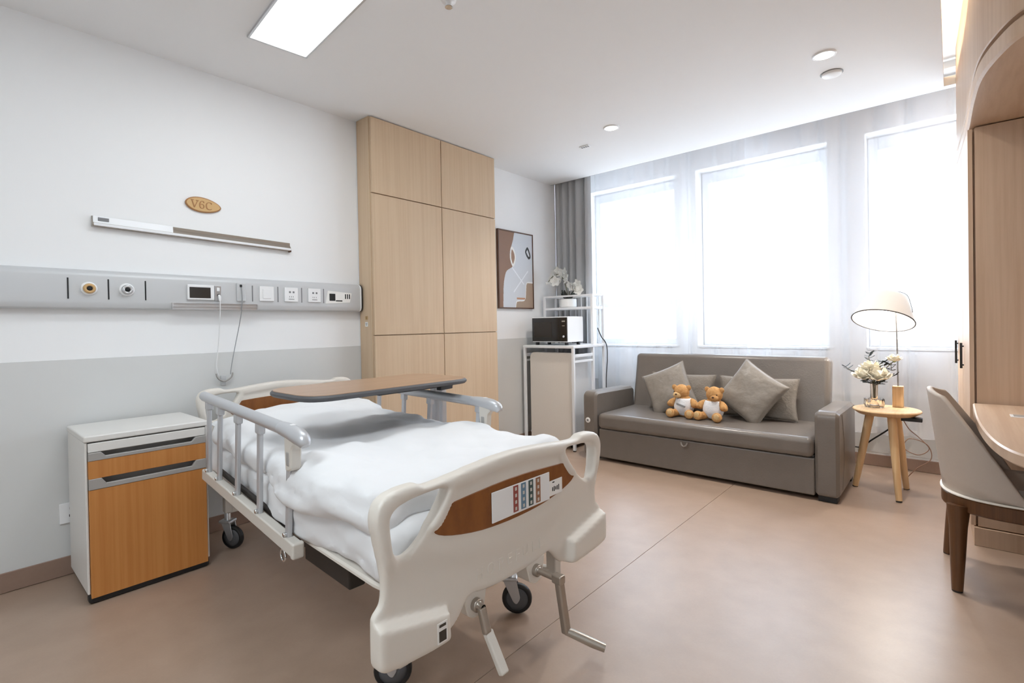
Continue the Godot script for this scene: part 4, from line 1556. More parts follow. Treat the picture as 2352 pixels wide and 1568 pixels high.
func orchid() -> void:
	var rng := RandomNumberGenerator.new()
	rng.seed = 17
	var t := thing("potted_orchid", "white orchid in a white pot on the raised rack shelf", "plant", Vector3(-3.02, 1.376, -4.36))
	var s := sf()
	lathe(s, [Vector2(0.0, 0.0), Vector2(0.08, 0.0), Vector2(0.088, 0.012), Vector2(0.086, 0.085), Vector2(0.08, 0.09), Vector2(0.076, 0.075), Vector2(0.0, 0.075)], 26)
	part("pot", s, M.pot_white, t)
	for q in [[-150, 0.14, 0.5], [-20, 0.16, 0.75], [40, 0.15, 0.5], [200, 0.15, 0.9], [100, 0.12, 0.8]]:
		s = sf()
		var a := deg_to_rad(q[0])
		leaf_pair(s, Vector3(0, 0.07, 0), Vector3(cos(a), q[2], sin(a) * 0.5), q[1], 0.055)
		part("leaf", s, M.leaf_dark, t)
	var sprays := [[Vector3(0, 0.07, 0), Vector3(-0.02, 0.22, 0.01), Vector3(-0.06, 0.33, 0.03), Vector3(-0.13, 0.35, 0.05), Vector3(-0.21, 0.28, 0.06)], [Vector3(0.01, 0.07, 0), Vector3(0.03, 0.18, 0.01), Vector3(0.09, 0.25, 0.02), Vector3(0.16, 0.22, 0.03), Vector3(0.18, 0.16, 0.04)]]
	for sp in sprays:
		s = sf()
		tube(s, curve(sp, 6), 0.004, 6)
		part("stem", s, M.stem_green, t)
	var at := [Vector3(-0.02, 0.36, 0.03), Vector3(-0.08, 0.38, 0.05), Vector3(-0.14, 0.35, 0.05), Vector3(-0.05, 0.29, 0.06), Vector3(-0.11, 0.28, 0.07), Vector3(-0.17, 0.29, 0.05), Vector3(0.02, 0.30, 0.05), Vector3(0.07, 0.22, 0.06), Vector3(0.15, 0.23, 0.04), Vector3(0.175, 0.17, 0.05), Vector3(0.12, 0.20, 0.06)]
	for p in at:
		s = sf()
		var face := Basis.from_euler(Vector3(rng.randf_range(-0.4, 0.5), rng.randf_range(-0.7, 0.7), rng.randf_range(-0.4, 0.4)))
		for k in 5:
			petal(s, p, face * Basis(Vector3(0, 0, 1), TAU * k / 5.0), 0.058, 0.056 if k % 2 else 0.044, 0.2)
		ball(s, p + face * Vector3(0, -0.004, 0.008), Vector3(0.007, 0.009, 0.008), 8)
		part("blossom", s, M.petal_white, t)
	s = sf()
	ball(s, Vector3(-0.235, 0.265, 0.06), Vector3(0.012, 0.015, 0.012), 10)
	part("bud", s, M.petal_white, t)


# ---------------------------------------------------------------- side table, lamp and roses
func build_side_table() -> void:
	var t := thing("side_table", "small round beech side table on splayed legs", "table", Vector3(-0.345, 0, -4.28))
	var s := sf()
	var prof := [Vector2(0.0, 0.585)]
	for k in 7:
		var a := PI / 2 * k / 6.0
		prof.append(Vector2(0.182 + 0.012 * sin(a), 0.573 + 0.012 * cos(a)))
	prof.append_array([Vector2(0.16, 0.548), Vector2(0.0, 0.546)])
	prof.reverse()
	lathe(s, prof, 40)
	part("top", s, M.beech, t)
	for q in [[Vector3(-0.09, 0.55, 0.0), Vector3(-0.19, 0.0, -0.055)], [Vector3(0.035, 0.55, 0.07), Vector3(0.075, 0.0, 0.155)], [Vector3(0.05, 0.55, -0.06), Vector3(0.095, 0.0, -0.19)]]:
		s = sf()
		tube(s, [q[0], q[0].lerp(q[1], 0.5), q[0].lerp(q[1], 0.985)], [0.027, 0.024, 0.018], 14)
		part("leg", s, M.beech, t)
		s = sf()
		tube(s, [q[0].lerp(q[1], 0.985), q[1] + Vector3(0, 0.0, 0)], [0.0175, 0.0175], 12)
		part("foot_glide", s, M.black_plastic, t)
	s = sf()
	rbox(s, Vector3(0.14, 0.535, 0.06), Vector3(0.11, 0.024, 0.06), 0.003)
	part("power_box", s, M.black_plastic, t)
	# lamp
	t = thing("table_lamp", "lamp with a tilted cream bell shade on a wooden block and thin rod", "lamp", Vector3(-0.287, 0.585, -4.40))
	s = sf()
	rbox(s, Vector3(0, 0.073, 0), Vector3(0.062, 0.146, 0.062), 0.004)
	part("base_block", s, M.beech, t)
	s = sf()
	var sc := Vector3(-0.083, 0.60, 0.0)
	tube(s, [Vector3(0, 0.14, 0), Vector3(-0.004, 0.5, 0), Vector3(-0.01, 0.72, 0.0)], 0.005, 10)
	part("rod", s, M.cord_grey, t)
	# shade: axis leans away from the room and a little to the right
	var up := Vector3(0.12, 0.92, -0.42).normalized()
	var zx := Vector3(1, 0, 0).slide(up).normalized()
	var sb := Basis(zx, up, zx.cross(up))
	s = sf()
	X = Transform3D(sb, sc)
	var pr := [Vector2(0.184, 0.0), Vector2(0.168, 0.05), Vector2(0.15, 0.10), Vector2(0.130, 0.15), Vector2(0.117, 0.178), Vector2(0.104, 0.194), Vector2(0.085, 0.202), Vector2(0.0, 0.205)]
	var inner := []
	for q in pr:
		inner.append(Vector2(maxf(q.x - 0.002, 0), q.y - 0.002))
	inner.reverse()
	lathe(s, pr, 40)
	lathe(s, inner, 40)
	part("shade", s, M.lamp_shade_fabric, t)
	s = sf()
	X = Transform3D(sb, sc)
	var rim := []
	for k in 49:
		rim.append(Vector3(0.184 * cos(TAU * k / 48), 0, 0.184 * sin(TAU * k / 48)))
	tube(s, rim, 0.0042, 8, false)
	part("shade_rim", s, M.shade_rim, t)
	s = sf()
	X = Transform3D(sb, sc)
	tube(s, curve([Vector3(0.0, 0.203, 0.02), Vector3(0.015, 0.225, 0.02), Vector3(0.05, 0.222, 0.03), Vector3(0.115, 0.185, 0.05), Vector3(0.15, 0.10, 0.06), Vector3(0.165, 0.05, 0.065)], 5), 0.0025, 8)
	part("shade_wire", s, M.shade_rim, t)
	s = sf()
	X = Transform3D(sb, sc)
	ball(s, Vector3(0, 0.10, 0), Vector3(0.045, 0.045, 0.045), 18)
	part("bulb", s, glow("bulb_glow", Color(1, 0.98, 0.95), 5.0), t)
	var l := OmniLight3D.new()
	l.name = "bulb_lamp"
	l.light_energy = 0.2
	l.light_size = 0.045
	l.omni_range = 12.0
	l.shadow_enabled = true
	l.light_color = Color(1, 0.97, 0.93)
	t.add_child(l)
	l.position = sc + sb * Vector3(0, 0.10, 0)
	roses()


func roses() -> void:
	var rng := RandomNumberGenerator.new()
	rng.seed = 5
	var v := thing("glass_vase", "small clear glass vase on a ribbed glass foot on the side table", "vase", Vector3(-0.415, 0.585, -4.31))
	var s := sf()
	lathe(s, [Vector2(0.0, 0.0), Vector2(0.028, 0.0), Vector2(0.03, 0.01), Vector2(0.021, 0.05), Vector2(0.023, 0.16), Vector2(0.026, 0.172), Vector2(0.023, 0.172), Vector2(0.02, 0.16), Vector2(0.017, 0.06), Vector2(0.0, 0.05)], 26)
	part("neck", s, M.vase_glass, v)
	s = sf()
	var rows := []
	for q in [Vector2(0.031, 0.001), Vector2(0.052, 0.001), Vector2(0.058, 0.02), Vector2(0.056, 0.055), Vector2(0.052, 0.053), Vector2(0.053, 0.022), Vector2(0.048, 0.008), Vector2(0.031, 0.008)]:
		var row := []
		for k in 48:
			var a := TAU * k / 48
			var r: float = q.x * (1.0 + (0.05 if q.x > 0.04 else 0.0) * cos(a * 12.0))
			row.append(Vector3(cos(a) * r, q.y + (0.006 * cos(a * 12.0) if q.y > 0.04 else 0.0), -sin(a) * r))
		rows.append(row)
	grid(s, rows, true, true, true)
	part("ribbed_foot", s, M.vase_glass, v)
	var t := thing("rose_bouquet", "cream roses with dark eucalyptus leaves in the glass vase", "flowers", Vector3(-0.415, 0.585, -4.31))
	var heads := [[Vector3(-0.05, 0.235, 0.04), 0.048], [Vector3(0.03, 0.235, 0.05), 0.05], [Vector3(-0.015, 0.285, 0.0), 0.046], [Vector3(0.115, 0.345, 0.0), 0.03]]
	for h in heads:
		s = sf()
		var p: Vector3 = h[0]
		tube(s, curve([Vector3(p.x * 0.05, 0.06, 0), Vector3(p.x * 0.12, 0.17, p.z * 0.1), p.lerp(Vector3(0, 0.17, 0), 0.45), p - Vector3(0, 0.02, 0)], 5), 0.003, 6)
		part("stem", s, M.stem_green, t)
		s = sf()
		var r: float = h[1]
		ball(s, p, Vector3(r * 0.55, r * 0.6, r * 0.55), 10)
		var axis := Basis(Vector3(1, 0, 0), 0.35) if p.z > 0.01 else Basis.IDENTITY
		for ring in 4:
			var nn: int = [3, 4, 5, 6][ring]
			for k in nn:
				var a := TAU * k / nn + ring * 0.7
				var lean := 0.12 + 0.22 * ring
				var out := Vector3(cos(a), 0, sin(a))
				var y := (Vector3.UP * cos(lean) + out * sin(lean))
				var x := Vector3(-sin(a), 0, cos(a))
				petal(s, p + axis * (out * r * (0.2 + 0.17 * ring) - Vector3(0, r * 0.55, 0)), axis * Basis(x, y, x.cross(y)), r * (1.5 - 0.14 * ring), r * (1.1 + 0.12 * ring), -0.14)
		part("rose", s, M.rose_cream if r > 0.04 else M.rose_cream, t)
	s = sf()
	for k in 5:
		var a := TAU * k / 5.0
		leaf_pair(s, Vector3(0.115, 0.315, 0), Vector3(cos(a), 0.7, sin(a)), 0.035, 0.014)
	part("sepal", s, M.bud_green, t)
	var sprigs := [[Vector3(-0.01, 0.17, 0), Vector3(-0.02, 0.3, -0.02), Vector3(-0.03, 0.345, -0.02), Vector3(-0.02, 0.375, -0.02)], [Vector3(0.0, 0.17, 0), Vector3(0.06, 0.29, -0.02), Vector3(0.09, 0.30, -0.02), Vector3(0.10, 0.26, 0.0)], [Vector3(-0.01, 0.17, 0), Vector3(-0.07, 0.23, 0.0), Vector3(-0.12, 0.245, 0.01), Vector3(-0.165, 0.275, 0.01)], [Vector3(0.0, 0.17, 0), Vector3(0.05, 0.21, 0.02), Vector3(0.09, 0.22, 0.02), Vector3(0.115, 0.225, 0.0)], [Vector3(0.0, 0.16, 0.0), Vector3(-0.03, 0.17, 0.03), Vector3(-0.04, 0.18, 0.05), Vector3(-0.045, 0.19, 0.06)], [Vector3(0.0, 0.15, 0.0), Vector3(0.03, 0.165, 0.03), Vector3(0.04, 0.18, 0.05), Vector3(0.045, 0.19, 0.06)], [Vector3(0.0, 0.17, 0), Vector3(0.02, 0.27, -0.02), Vector3(0.05, 0.32, -0.02), Vector3(0.06, 0.315, -0.02)]]
	var idx := 0
	for sp in sprigs:
		var c := curve(sp, 5)
		s = sf()
		tube(s, c, 0.002, 5)
		var sprig := part("eucalyptus_sprig", s, M.stem_green, t)
		for k in range(3, c.size(), 2):
			s = sf()
			for sg in [-1.0, 1.0]:
				leaf_pair(s, c[k], Vector3(sg * rng.randf_range(0.5, 1.0), rng.randf_range(-0.3, 0.6), rng.randf_range(-0.5, 0.8)), rng.randf_range(0.026, 0.04), rng.randf_range(0.018, 0.026))
			part("leaf_pair", s, M.leaf_blue if idx % 2 == 0 else M.leaf_dark, sprig)
		idx += 1


# ---------------------------------------------------------------- tall cupboard, hood and desk on the right
func build_desk_unit() -> void:
	var t := thing("tall_cupboard", "tall beige wood cupboard with black bar handles beside the window", "cupboard")
	var a := Vector2(0.027, -4.465)
	var b := Vector2(0.068, -3.592)
	var s := sf()
	plan(s, [Vector2(a.x + 0.02, a.y), Vector2(0.755, a.y), Vector2(0.755, b.y - 0.031), Vector2(b.x + 0.02, b.y - 0.031)], 0.1, 2.19, 0.001)
	part("body", s, M.desk_wood, t)
	s = sf()
	plan(s, [Vector2(b.x + 0.027, b.y - 0.03), Vector2(0.755, b.y - 0.03), Vector2(0.755, b.y), Vector2(b.x + 0.027, b.y)], 0.1, 2.19, 0.002)
	part("side_panel", s, M.desk_wood, t)
	s = sf()
	plan(s, [Vector2(a.x + 0.03, a.y + 0.01), Vector2(0.755, a.y + 0.01), Vector2(0.755, b.y + 0.012), Vector2(b.x + 0.012, b.y + 0.012)], 0.001, 0.095, 0.001)
	part("plinth", s, M.desk_wood, t)
	for k in 2:
		var p := a.lerp(b, 0.004 + 0.5 * k)
		var q := a.lerp(b, 0.496 + 0.497 * k)
		s = sf()
		plan(s, [p, p + Vector2(0.0185, 0), q + Vector2(0.0185, 0), q], 0.1, 2.185, 0.0015)
		var d := part("door", s, M.desk_wood, t)
		s = sf()
		var h := a.lerp(b, 0.06 if k == 0 else 0.56)
		bar(s, Vector3(h.x - 0.012, 0.90, h.y), Vector3(h.x - 0.012, 1.05, h.y), 0.01, 0.012, 0.002)
		bar(s, Vector3(h.x - 0.012, 0.92, h.y), Vector3(h.x + 0.002, 0.92, h.y), 0.008, 0.008, 0.001)
		bar(s, Vector3(h.x - 0.012, 1.03, h.y), Vector3(h.x + 0.002, 1.03, h.y), 0.008, 0.008, 0.001)
		part("bar_handle", s, M.black_plastic, d)
	# rounded hood above, running on over the desk
	t = thing("overhead_cabinet", "rounded beige wood cabinet hood hanging over the desk up to the ceiling slot", "cabinet")
	var front := curve([Vector2(0.03, -4.43), Vector2(0.05, -4.0), Vector2(0.066, -3.6), Vector2(0.075, -3.2), Vector2(0.094, -2.9), Vector2(0.142, -2.68), Vector2(0.2, -2.55), Vector2(0.32, -2.47), Vector2(0.46, -2.45)], 5)
	var pl := front + [Vector2(0.755, -2.45), Vector2(0.755, -4.43)]
	s = sf()
	plan(s, pl, 2.285, 2.965, 0.004)
	part("fascia", s, M.desk_wood, t)
	var lip := []
	for q in front:
		lip.append(q + Vector2(0.022, -0.016))
	lip += [Vector2(0.755, -2.47), Vector2(0.755, -4.43)]
	s = sf()
	plan(s, lip, 2.268, 2.288)
	part("set_back_core", s, M.desk_wood, t)
	s = sf()
	plan(s, pl, 2.196, 2.271, 0.010)
	part("lower_lip", s, M.desk_wood, t)
	# desk
	t = thing("desk", "built-in light wood desk with a rounded corner under the hood", "desk")
	var df := curve([Vector2(0.078, -3.574), Vector2(0.077, -3.3), Vector2(0.08, -3.0), Vector2(0.096, -2.68), Vector2(0.125, -2.45), Vector2(0.172, -2.32), Vector2(0.26, -2.25), Vector2(0.4, -2.23)], 5)
	s = sf()
	plan(s, df + [Vector2(0.755, -2.23), Vector2(0.755, -3.574)], 0.705, 0.75, 0.006)
	part("top", s, M.desk_top_wood, t)
	s = sf()
	rbox(s, Vector3(0.74, 1.35, -2.9), Vector3(0.02, 1.19, 1.33), 0.002, 1)
	rbox(s, Vector3(0.745, 0.35, -2.9), Vector3(0.012, 0.69, 1.33), 0.002, 1)
	part("back_panel", s, M.desk_wood, t)
	s = sf()
	rbox(s, Vector3(0.58, 0.352, -2.30), Vector3(0.33, 0.7, 0.03), 0.003, 1)
	part("end_panel", s, M.desk_wood, t)
	s = sf()
	rbox(s, Vector3(0.26, 0.7508, -3.2), Vector3(0.13, 0.003, 0.075), 0.001, 1)
	var g := part("cable_hatch", s, M.white_metal, t)
	s = sf()
	rbox(s, Vector3(0.262, 0.7528, -3.2), Vector3(0.115, 0.002, 0.055), 0.0008, 1)
	part("hatch_flap", s, M.pull_grey, g)


func build_chair() -> void:
	var t := thing("desk_chair", "greige leather tub chair on dark walnut legs pushed up to the desk", "chair", Vector3(0.2, 0, -3.15))
	# faces +x; the shell wraps round the back and falls to the seat front
	var s := sf()
	var rows := []
	var n := 44
	for i in n + 1:
		var u := -1.0 + 2.0 * i / n
		var ph := deg_to_rad(97.0) * u
		var fall := clampf(absf(u), 0, 1)
		var dg := absf(u) * 97.0
		var top := 0.872 - 0.03 * smoothstep(0.0, 45.0, dg) - 0.40 * pow(clampf((dg - 36.0) / 59.0, 0.0, 1.0), 1.15)
		var th := 0.026 * sqrt(maxf(0.05, 1.0 - pow(fall, 6.0)))
		var row := []
		var c := cos(ph)
		var sn := sin(ph)
		var sq := 1.0 / pow(pow(absf(c), 2.15) + pow(absf(sn), 2.15), 1.0 / 2.15)
		var dirv := Vector3(-c * sq * 0.25, 0, sn * sq * 0.248)
		if dirv.x > 0.0:
			dirv.x *= 1.0
		var outw := Vector3(-c, 0, sn).normalized()
		var prof := []
		for k in 7:
			prof.append([lerpf(0.415, top - 0.012, k / 6.0), 0.0])
		prof.append_array([[top - 0.004, 0.15], [top, 0.5], [top - 0.004, 0.85]])
		for k in 7:
			prof.append([lerpf(top - 0.012, 0.43, k / 6.0), 1.0])
		for q in prof:
			var lean: float = 0.055 * (q[0] - 0.42) / 0.45 * maxf(c, 0.0)
			row.append(dirv * 0.97 + Vector3(-lean, q[0], 0) - outw * th * q[1])
		rows.append(row)
	grid(s, rows, false, true)
	part("backrest_shell", s, M.chair_leather, t)
	s = sf()
	var oval := rpoly([Vector2(-0.2, -0.21), Vector2(0.24, -0.21), Vector2(0.24, 0.21), Vector2(-0.2, 0.21)], [0.3, 0.1, 0.1, 0.3], 9)
	plan(s, oval, 0.405, 0.475, 0.02)
	part("seat", s, M.chair_seat, t)
	s = sf()
	plan(s, rpoly([Vector2(-0.25, -0.248), Vector2(0.25, -0.248), Vector2(0.25, 0.248), Vector2(-0.25, 0.248)], [0.36, 0.12, 0.12, 0.36], 10), 0.409, 0.417, 0.002)
	part("piping", s, M.piping, t)
	s = sf()
	plan(s, rpoly([Vector2(-0.246, -0.244), Vector2(0.246, -0.244), Vector2(0.246, 0.244), Vector2(-0.246, 0.244)], [0.36, 0.12, 0.12, 0.36], 10), 0.345, 0.409, 0.006)
	part("seat_frame", s, M.walnut, t)
	for q in [[Vector3(-0.185, 0.37, 0.18), Vector3(-0.192, 0.0, 0.222)], [Vector3(-0.185, 0.37, -0.18), Vector3(-0.225, 0.0, -0.225)], [Vector3(0.2, 0.37, 0.18), Vector3(0.23, 0.0, 0.21)], [Vector3(0.2, 0.37, -0.18), Vector3(0.23, 0.0, -0.21)]]:
		s = sf()
		var p: Vector3 = q[0]
		var e: Vector3 = q[1]
		tube(s, [p, p.lerp(e, 0.25), p.lerp(e, 0.6), p.lerp(e, 0.985)], [0.042, 0.032, 0.027, 0.020], 12)
		part("leg", s, M.walnut, t)
		s = sf()
		tube(s, [p.lerp(e, 0.985), e], 0.019, 12)
		part("foot_glide", s, M.black_plastic, t)


# ---------------------------------------------------------------- on the head wall
func disc(s: SurfaceTool, at: Vector3, prof: Array, seg := 22) -> void:
	lathe_at(s, at, Basis(Vector3.BACK, Vector3.RIGHT, Vector3.UP), prof, seg)


func build_head_panel() -> void:
	var t := thing("bed_head_panel", "long grey medical supply panel with gas outlets and sockets on the wall", "wall panel", Vector3(-3.33, 1.42, 0))
	var s := sf()
	var prof := [Vector2(0.001, -0.095), Vector2(0.04, -0.098), Vector2(0.056, -0.09), Vector2(0.064, -0.072), Vector2(0.065, -0.06), Vector2(0.065, 0.066), Vector2(0.06, 0.084), Vector2(0.045, 0.097), Vector2(0.025, 0.102), Vector2(0.001, 0.102)]
	prism(s, prof, -2.055, 0.9, 0.001)
	part("housing", s, M.panel_grey, t)
	s = sf()
	prism(s, prof, -2.068, -2.055, 0.003)
	part("end_cap", s, M.white_plastic, t)
	s = sf()
	prism(s, prof, -2.076, -2.068, 0.002)
	part("end_gasket", s, M.black_plastic, t)
	for z in [-0.434, -0.592, -0.75]:
		s = sf()
		rbox(s, Vector3(0.0655, 0.003, z), Vector3(0.003, 0.104, 0.006), 0.0008, 1)
		part("slit", s, M.slit_black, t)
	for z in [-1.30, -1.457, -1.614, -1.77]:
		s = sf()
		rbox(s, Vector3(0.0655, 0.007, z), Vector3(0.003, 0.098, 0.006), 0.0008, 1)
		part("slit", s, M.print_grey, t)
	for q in [[-0.514, M.brass_wood], [-0.668, M.white_plastic]]:
		s = sf()
		disc(s, Vector3(0.065, 0.004, q[0]), [Vector2(0.034, 0.0), Vector2(0.033, 0.006), Vector2(0.026, 0.008), Vector2(0.0, 0.008)])
		var o := part("gas_outlet", s, M.white_plastic, t)
		s = sf()
		disc(s, Vector3(0.072, 0.004, q[0]), [Vector2(0.025, 0.0), Vector2(0.025, 0.012), Vector2(0.02, 0.016), Vector2(0.013, 0.017), Vector2(0.011, 0.008), Vector2(0.0, 0.008)])
		part("collar", s, M.aluminium if q[0] < -0.6 else M.brass_wood, o)
		s = sf()
		disc(s, Vector3(0.08, 0.004, q[0]), [Vector2(0.011, 0.0), Vector2(0.011, 0.007), Vector2(0.0, 0.008)], 16)
		part("socket_bore", s, M.slit_black, o)
	# nurse call unit
	s = sf()
	rbox(s, Vector3(0.071, 0.003, -1.013), Vector3(0.014, 0.086, 0.138), 0.004)
	var u := part("call_display", s, M.white_plastic, t)
	s = sf()
	rbox(s, Vector3(0.0785, 0.001, -1.008), Vector3(0.002, 0.062, 0.108), 0.0006, 1)
	part("dark_screen", s, M.screen_dark, u)
	s = sf()
	rbox(s, Vector3(0.068, 0.0, -1.104), Vector3(0.008, 0.09, 0.036), 0.002)
	u = part("jack_plate", s, M.aluminium, t)
	s = sf()
	rbox(s, Vector3(0.0735, 0.024, -1.104), Vector3(0.004, 0.022, 0.015), 0.001, 1)
	part("rocker_switch", s, M.white_plastic, u)
	s = sf()
	disc(s, Vector3(0.072, -0.011, -1.106), [Vector2(0.008, 0.0), Vector2(0.008, 0.006), Vector2(0.0, 0.006)], 14)
	part("jack", s, M.slit_black, u)
	s = sf()
	rbox(s, Vector3(0.07, 0.012, -1.232), Vector3(0.012, 0.112, 0.052), 0.008)
	u = part("handset_holder", s, M.panel_grey, t)
	s = sf()
	rbox(s, Vector3(0.0775, 0.05, -1.229), Vector3(0.006, 0.016, 0.013), 0.003)
	part("button", s, M.slit_black, u)
	for z in [-1.384, -1.541, -1.70]:
		s = sf()
		rbox(s, Vector3(0.069, 0.008, z), Vector3(0.01, 0.092, 0.088), 0.002)
		var p := part("socket_plate", s, M.white_plastic, t)
		s = sf()
		if z > -1.4:
			rbox(s, Vector3(0.0755, 0.008, z), Vector3(0.004, 0.06, 0.05), 0.002)
			part("rocker", s, M.white_plastic, p)
		else:
			for k in 2:
				rbox(s, Vector3(0.0745, 0.024, z - 0.014 + 0.024 * k), Vector3(0.001, 0.012, 0.012), 0.0002, 1)
			for k in 3:
				rbox(s, Vector3(0.0745, -0.006, z - 0.012 + 0.012 * k), Vector3(0.001, 0.008, 0.003), 0.0002, 1)
			rbox(s, Vector3(0.0745, -0.022, z), Vector3(0.001, 0.004, 0.036), 0.0002, 1)
			part("pin_slots", s, M.print_grey, p)
	s = sf()
	X = Transform3D(Basis(Vector3(0, 0, -1), Vector3(0, 1, 0), Vector3(1, 0, 0)), Vector3(0.065, 0, 0))
	prism(s, [Vector2(1.782, -0.045), Vector2(1.97, -0.034), Vector2(1.985, 0.032), Vector2(1.80, 0.045)], 0.0, 0.002, 0.0005)
	u = part("paper_label", s, M.paper_white, t)
	s = sf()
	rbox(s, Vector3(0.0672, -0.024, -1.885), Vector3(0.001, 0.008, 0.05), 0.0002, 1)
	rbox(s, Vector3(0.0672, 0.0, -1.834), Vector3(0.001, 0.05, 0.044), 0.0002, 1)
	for k in 3:
		rbox(s, Vector3(0.0672, 0.008, -1.935 - 0.016 * k), Vector3(0.001, 0.034, 0.008), 0.0002, 1)
	part("label_print", s, M.print_black, u)
	# open channel along the underside
	s = sf()
	for y in [-0.06, -0.078, -0.094]:
		rbox(s, Vector3(0.066, y, -1.1), Vector3(0.008, 0.005, 0.458), 0.001, 1)
	for z in [-0.872, -1.328]:
		rbox(s, Vector3(0.066, -0.077, z), Vector3(0.009, 0.038, 0.006), 0.001, 1)
	u = part("cable_channel", s, M.aluminium, t)
	s = sf()
	rbox(s, Vector3(0.0625, -0.077, -1.1), Vector3(0.006, 0.03, 0.45), 0.001, 1)
	part("channel_floor", s, M.aluminium, u)


func build_wall_things() -> void:
	# slim metal strip
	var t := thing("wall_strip", "slim shiny metal strip on the wall under the oval sign", "wall strip", Vector3(-3.33, 1.76, -1.055))
	t.rotation_degrees.x = -1.6
	var s := sf()
	prism(s, [Vector2(0.001, -0.026), Vector2(0.03, -0.026), Vector2(0.034, -0.018), Vector2(0.03, -0.008), Vector2(0.012, 0.012), Vector2(0.012, 0.028), Vector2(0.001, 0.03)], -0.512, 0.515, 0.001)
	part("channel", s, M.brushed_nickel, t)
	s = sf()
	rbox(s, Vector3(0.032, -0.016, 0.0), Vector3(0.006, 0.014, 1.02), 0.002)
	part("front_lip", s, M.white_metal, t)
	s = sf()
	prism(s, [Vector2(0.012, -0.012), Vector2(0.03, -0.012), Vector2(0.022, 0.028), Vector2(0.012, 0.03)], 0.16, 0.512, 0.001)
	part("cover", s, M.white_metal, t)
	s = sf()
	rbox(s, Vector3(0.0275, 0.012, 0.47), Vector3(0.003, 0.018, 0.045), 0.0005, 1)
	part("printed_mark", s, M.print_grey, t)
	s = sf()
	rbox(s, Vector3(0.018, -0.026, -0.508), Vector3(0.03, 0.014, 0.01), 0.002)
	part("end_stop", s, M.frame_brown, t)
	# oval sign
	t = thing("oval_sign", "oval golden sign with raised letters on the white wall", "sign", Vector3(-3.33, 1.942, -1.057))
	t.rotation_degrees.x = -3.0
	var lens := []
	for k in 40:
		var a := TAU * k / 40
		lens.append(Vector2(0.095 * cos(a), 0.044 * sin(a) * (1.0 - 0.14 * cos(a)) * pow(absf(sin(a)), 0.12)))
	var to_wall := Basis(Vector3(0, 0, -1), Vector3(0, 1, 0), Vector3(1, 0, 0))
	s = sf()
	X = Transform3D(to_wall, Vector3(0.001, 0, 0))
	prism(s, lens, 0.0, 0.012, 0.003)
	part("plaque_edge", s, M.brass_edge, t)
	var face := []
	for q in lens:
		face.append(q * Vector2(0.93, 0.86))
	s = sf()
	X = Transform3D(to_wall, Vector3(0.012, 0, 0))
	prism(s, face, 0.0, 0.003, 0.001)
	part("plaque_face", s, M.brass_wood, t)
	s = sf()
	X = Transform3D(to_wall, Vector3(0.0155, -0.002, 0.012))
	words(s, "V6C", serif, 0.062, 0.003)
	part("lettering", s, M.brass_edge, t)
	# wall outlet beside the cabinet
	t = thing("wall_outlet", "white double wall outlet low on the grey wall beside the cabinet", "outlet", Vector3(-3.327, 0.309, -0.452))
	s = sf()
	rbox(s, Vector3(0.005, 0, 0), Vector3(0.01, 0.1, 0.13), 0.003)
	part("plate", s, M.white_plastic, t)
	s = sf()
	for q in [[0.022, 0.012], [0.022, -0.012], [-0.014, 0.014], [-0.014, 0.0], [-0.014, -0.014], [-0.024, 0.0]]:
		rbox(s, Vector3(0.0105, q[0], 0.012 + q[1]), Vector3(0.001, 0.012, 0.006), 0.0002, 1)
	part("pin_slots", s, M.print_black, t)
	# framed print
	t = thing("framed_print", "framed abstract print in grey, brown and beige on the wall beside the wardrobe", "picture", Vector3(-3.33, 1.757, -3.874))
	var w := 0.53
	var h := 0.764
	s = sf()
	for b in [[Vector3(0, h / 2, 0), Vector3(0.026, 0.012, w - 0.0125)], [Vector3(0, -h / 2, 0), Vector3(0.026, 0.012, w - 0.0125)], [Vector3(0, 0, w / 2), Vector3(0.026, h + 0.012, 0.012)], [Vector3(0, 0, -w / 2), Vector3(0.026, h + 0.012, 0.012)]]:
		rbox(s, b[0] + Vector3(0.0135, 0, 0), b[1], 0.002, 1)
	part("frame", s, M.frame_brown, t)
	s = sf()
	s.set_normal(Vector3.RIGHT)
	var cr := [[0, 1, 0.5, -0.5], [1, 1, -0.5, -0.5], [1, 0, -0.5, 0.5], [0, 1, 0.5, -0.5], [1, 0, -0.5, 0.5], [0, 0, 0.5, 0.5]]
	for k in [0, 2, 1, 3, 5, 4]:
		var c: Array = cr[k]
		s.set_normal(Vector3.RIGHT)
		s.set_uv(Vector2(c[0], c[1]))
		s.add_vertex(Vector3(0.02, c[3] * (h - 0.01), c[2] * (w - 0.01)))
	var pm := mat("print_art", Color.WHITE, 0.5)
	pm.albedo_texture = art()
	pm.texture_repeat = false
	part("print_sheet", s, pm, t)
	s = sf()
	rbox(s, Vector3(0.009, 0, 0), Vector3(0.016, h - 0.01, w - 0.01), 0.001, 1)
	part("backing_board", s, M.frame_brown, t)


